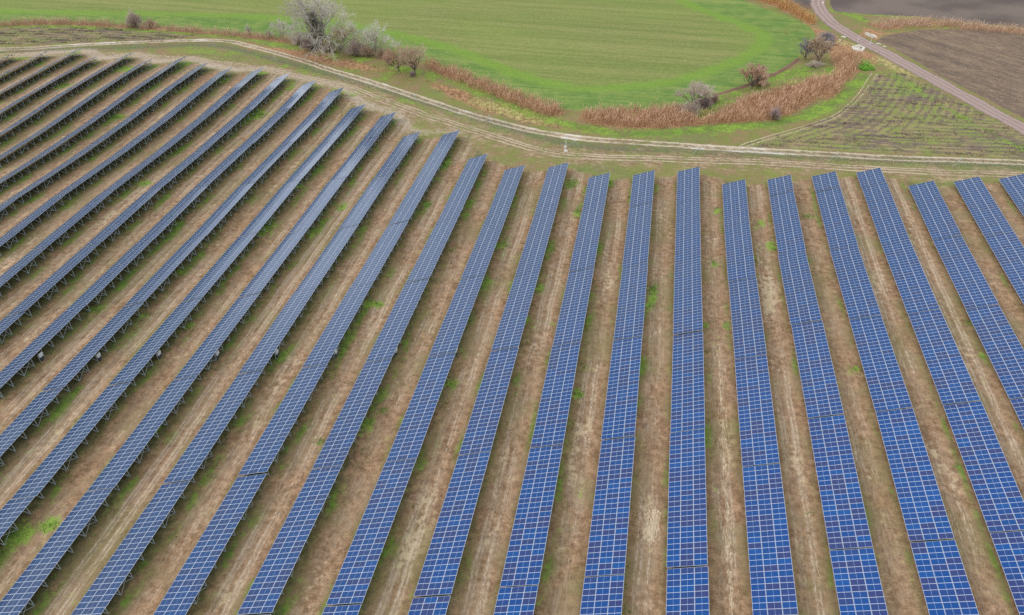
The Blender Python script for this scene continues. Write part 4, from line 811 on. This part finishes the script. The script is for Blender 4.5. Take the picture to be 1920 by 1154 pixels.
# round lush bush by the culvert
p = at(1622, 128); r = empty('leafy_bush', (p[0], p[1], gz(*p))); tag(r, 'round bright green leafy bush below the culvert', 'bush')
rg = np.random.default_rng(9); n = 5200; d = rg.normal(0, 1, (n, 3)); d /= np.linalg.norm(d, axis=1)[:, None]; d[:, 2] = np.abs(d[:, 2]); q = d * (rg.random(n) ** .4)[:, None] * np.array([2.9, 2.9, 1.1]); q *= (1 + .18 * np.sin(d[:, 0] * 5 + d[:, 1] * 4))[:, None]
e1 = rg.normal(0, .12, (n, 3)); e2 = rg.normal(0, .12, (n, 3)); V = np.stack([q - e1, q + e2, q + e1, q - e2], 1).reshape(-1, 3)
link('crown', mesh_np('crown', V, (np.arange(n) * 4)[:, None] + [0, 1, 2, 3], [TWIG['green']]), r)
m = MB()
for i in range(8): a = i * .785; m.tube((0, 0, -.1), (1.6 * math.cos(a), 1.6 * math.sin(a), 1.0), .06, .02, 5)
link('branches', m.mesh('branches', [BARK['dark']]), r)
# earth bank along the field edge
def bank(px, w, h, nm='earth_bank'):
    P = catmull(poly(px), 1.0); T = np.gradient(P, axis=0); T /= np.linalg.norm(T, axis=1)[:, None]; N2 = np.c_[T[:, 1], -T[:, 0]]; us = np.array([-1, -.5, -.1, .3, 1.]); hs = np.array([-.05, .75, 1., .6, -.05])
    f = np.sin(np.linspace(0, math.pi, len(P))) ** .4; V = []
    for i in range(len(P)):
        for u_, hh in zip(us, hs):
            q_ = P[i] + N2[i] * u_ * w / 2 * (1 + RNG.normal(0, .08)); V.append((q_[0], q_[1], gz(*q_) + hh * h * f[i] * (1 + RNG.normal(0, .15)) - .02))
    k = 5; J = np.arange(len(P) * k).reshape(len(P), k); F = np.stack([J[:-1, :-1], J[:-1, 1:], J[1:, 1:], J[1:, :-1]], -1).reshape(-1, 4)
    tag(link(nm, mesh_np(nm, V, F, [simple('turned_earth', (.20, .125, .085), .95, .05, 0, .35, 1.2)], smooth=True)), kind='structure')
bank([(1338,180),(1365,172),(1395,163),(1425,150),(1455,139),(1480,124),(1498,110)], 1.8, .7)

# ------------------------------------------------------------------ overcast daylight
EL, AZ = math.radians(40), math.radians(250)         # sun direction: elevation, azimuth measured from +Y clockwise
w = bpy.data.worlds.new('World'); bpy.context.scene.world = w; w.use_nodes = True; nt = w.node_tree; nt.nodes.clear()
sky = nt.nodes.new('ShaderNodeTexSky'); sky.sky_type = 'NISHITA'; sky.sun_disc = False; sky.sun_elevation = EL; sky.sun_rotation = AZ; sky.air_density = 1.; sky.dust_density = 4.; sky.ozone_density = 1.5
tc = nt.nodes.new('ShaderNodeTexCoord'); mp = nt.nodes.new('ShaderNodeMapping'); mp.inputs['Scale'].default_value = (1, 1, 2.6); nt.links.new(tc.outputs['Generated'], mp.inputs[0])
cn = nt.nodes.new('ShaderNodeTexNoise'); cn.inputs['Scale'].default_value = 2.6; cn.inputs['Detail'].default_value = 5; cn.inputs['Roughness'].default_value = .55; nt.links.new(mp.outputs[0], cn.inputs['Vector'])
cr = nt.nodes.new('ShaderNodeMapRange'); cr.inputs[1].default_value = .3; cr.inputs[2].default_value = .7; nt.links.new(cn.outputs['Fac'], cr.inputs[0])
cc = nt.nodes.new('ShaderNodeMix'); cc.data_type = 'RGBA'; nt.links.new(cr.outputs[0], cc.inputs[0]); cc.inputs[6].default_value = (6.0, 6.9, 8.2, 1); cc.inputs[7].default_value = (14.5, 14.8, 15.2, 1)
mx = nt.nodes.new('ShaderNodeMix'); mx.data_type = 'RGBA'; mx.inputs[0].default_value = .88; nt.links.new(sky.outputs[0], mx.inputs[6]); nt.links.new(cc.outputs[2], mx.inputs[7])
sx = nt.nodes.new('ShaderNodeSeparateXYZ'); nt.links.new(tc.outputs['Generated'], sx.inputs[0])
gr = nt.nodes.new('ShaderNodeMapRange'); gr.inputs[1].default_value = 0.; gr.inputs[2].default_value = .8; gr.inputs[3].default_value = .44; gr.inputs[4].default_value = 1.15; nt.links.new(sx.outputs[2], gr.inputs[0])
gm = nt.nodes.new('ShaderNodeVectorMath'); gm.operation = 'SCALE'; nt.links.new(mx.outputs[2], gm.inputs[0]); dp = nt.nodes.new('ShaderNodeVectorMath'); dp.operation = 'DOT_PRODUCT'; nt.links.new(tc.outputs['Generated'], dp.inputs[0]); dp.inputs[1].default_value = (-.60, .795, .085)
gl = nt.nodes.new('ShaderNodeMapRange'); gl.interpolation_type = 'SMOOTHSTEP'; gl.inputs[1].default_value = .972; gl.inputs[2].default_value = .999; gl.inputs[4].default_value = .85; nt.links.new(dp.outputs['Value'], gl.inputs[0])
gs = nt.nodes.new('ShaderNodeMath'); nt.links.new(gr.outputs[0], gs.inputs[0]); nt.links.new(gl.outputs[0], gs.inputs[1]); nt.links.new(gs.outputs[0], gm.inputs['Scale'])
bg = nt.nodes.new('ShaderNodeBackground'); bg.inputs['Strength'].default_value = .09; nt.links.new(gm.outputs[0], bg.inputs[0]); wo = nt.nodes.new('ShaderNodeOutputWorld'); nt.links.new(bg.outputs[0], wo.inputs[0])
ld = bpy.data.lights.new('sun', 'SUN'); ld.energy = .9; ld.angle = math.radians(18); ld.color = (1, .97, .92)
lo = bpy.data.objects.new('sun', ld); C.objects.link(lo)
sd = Vector((math.sin(AZ) * math.cos(EL), math.cos(AZ) * math.cos(EL), math.sin(EL))); lo.rotation_euler = sd.to_track_quat('Z', 'Y').to_euler(); lo.location = (0, 0, 150)

# ------------------------------------------------------------------ camera
cd = bpy.data.cameras.new('camera'); co = bpy.data.objects.new('camera', cd); C.objects.link(co)
cd.sensor_width = 36; cd.lens = FOC / 1920 * 36; cd.clip_start = 1; cd.clip_end = 6000
mw = Matrix.Identity(4)
for i in range(3): mw[i][0] = Rv[i]; mw[i][1] = Uv[i]; mw[i][2] = -Fv[i]
mw.translation = (0, 0, CAM_H); co.matrix_world = mw
sc = bpy.context.scene; sc.camera = co
sc.view_settings.view_transform = 'Standard'; sc.view_settings.look = 'None'; sc.view_settings.exposure = .48; sc.view_settings.gamma = 1
sc.cycles.max_bounces = 5; sc.cycles.transparent_max_bounces = 8; sc.cycles.use_denoising = False
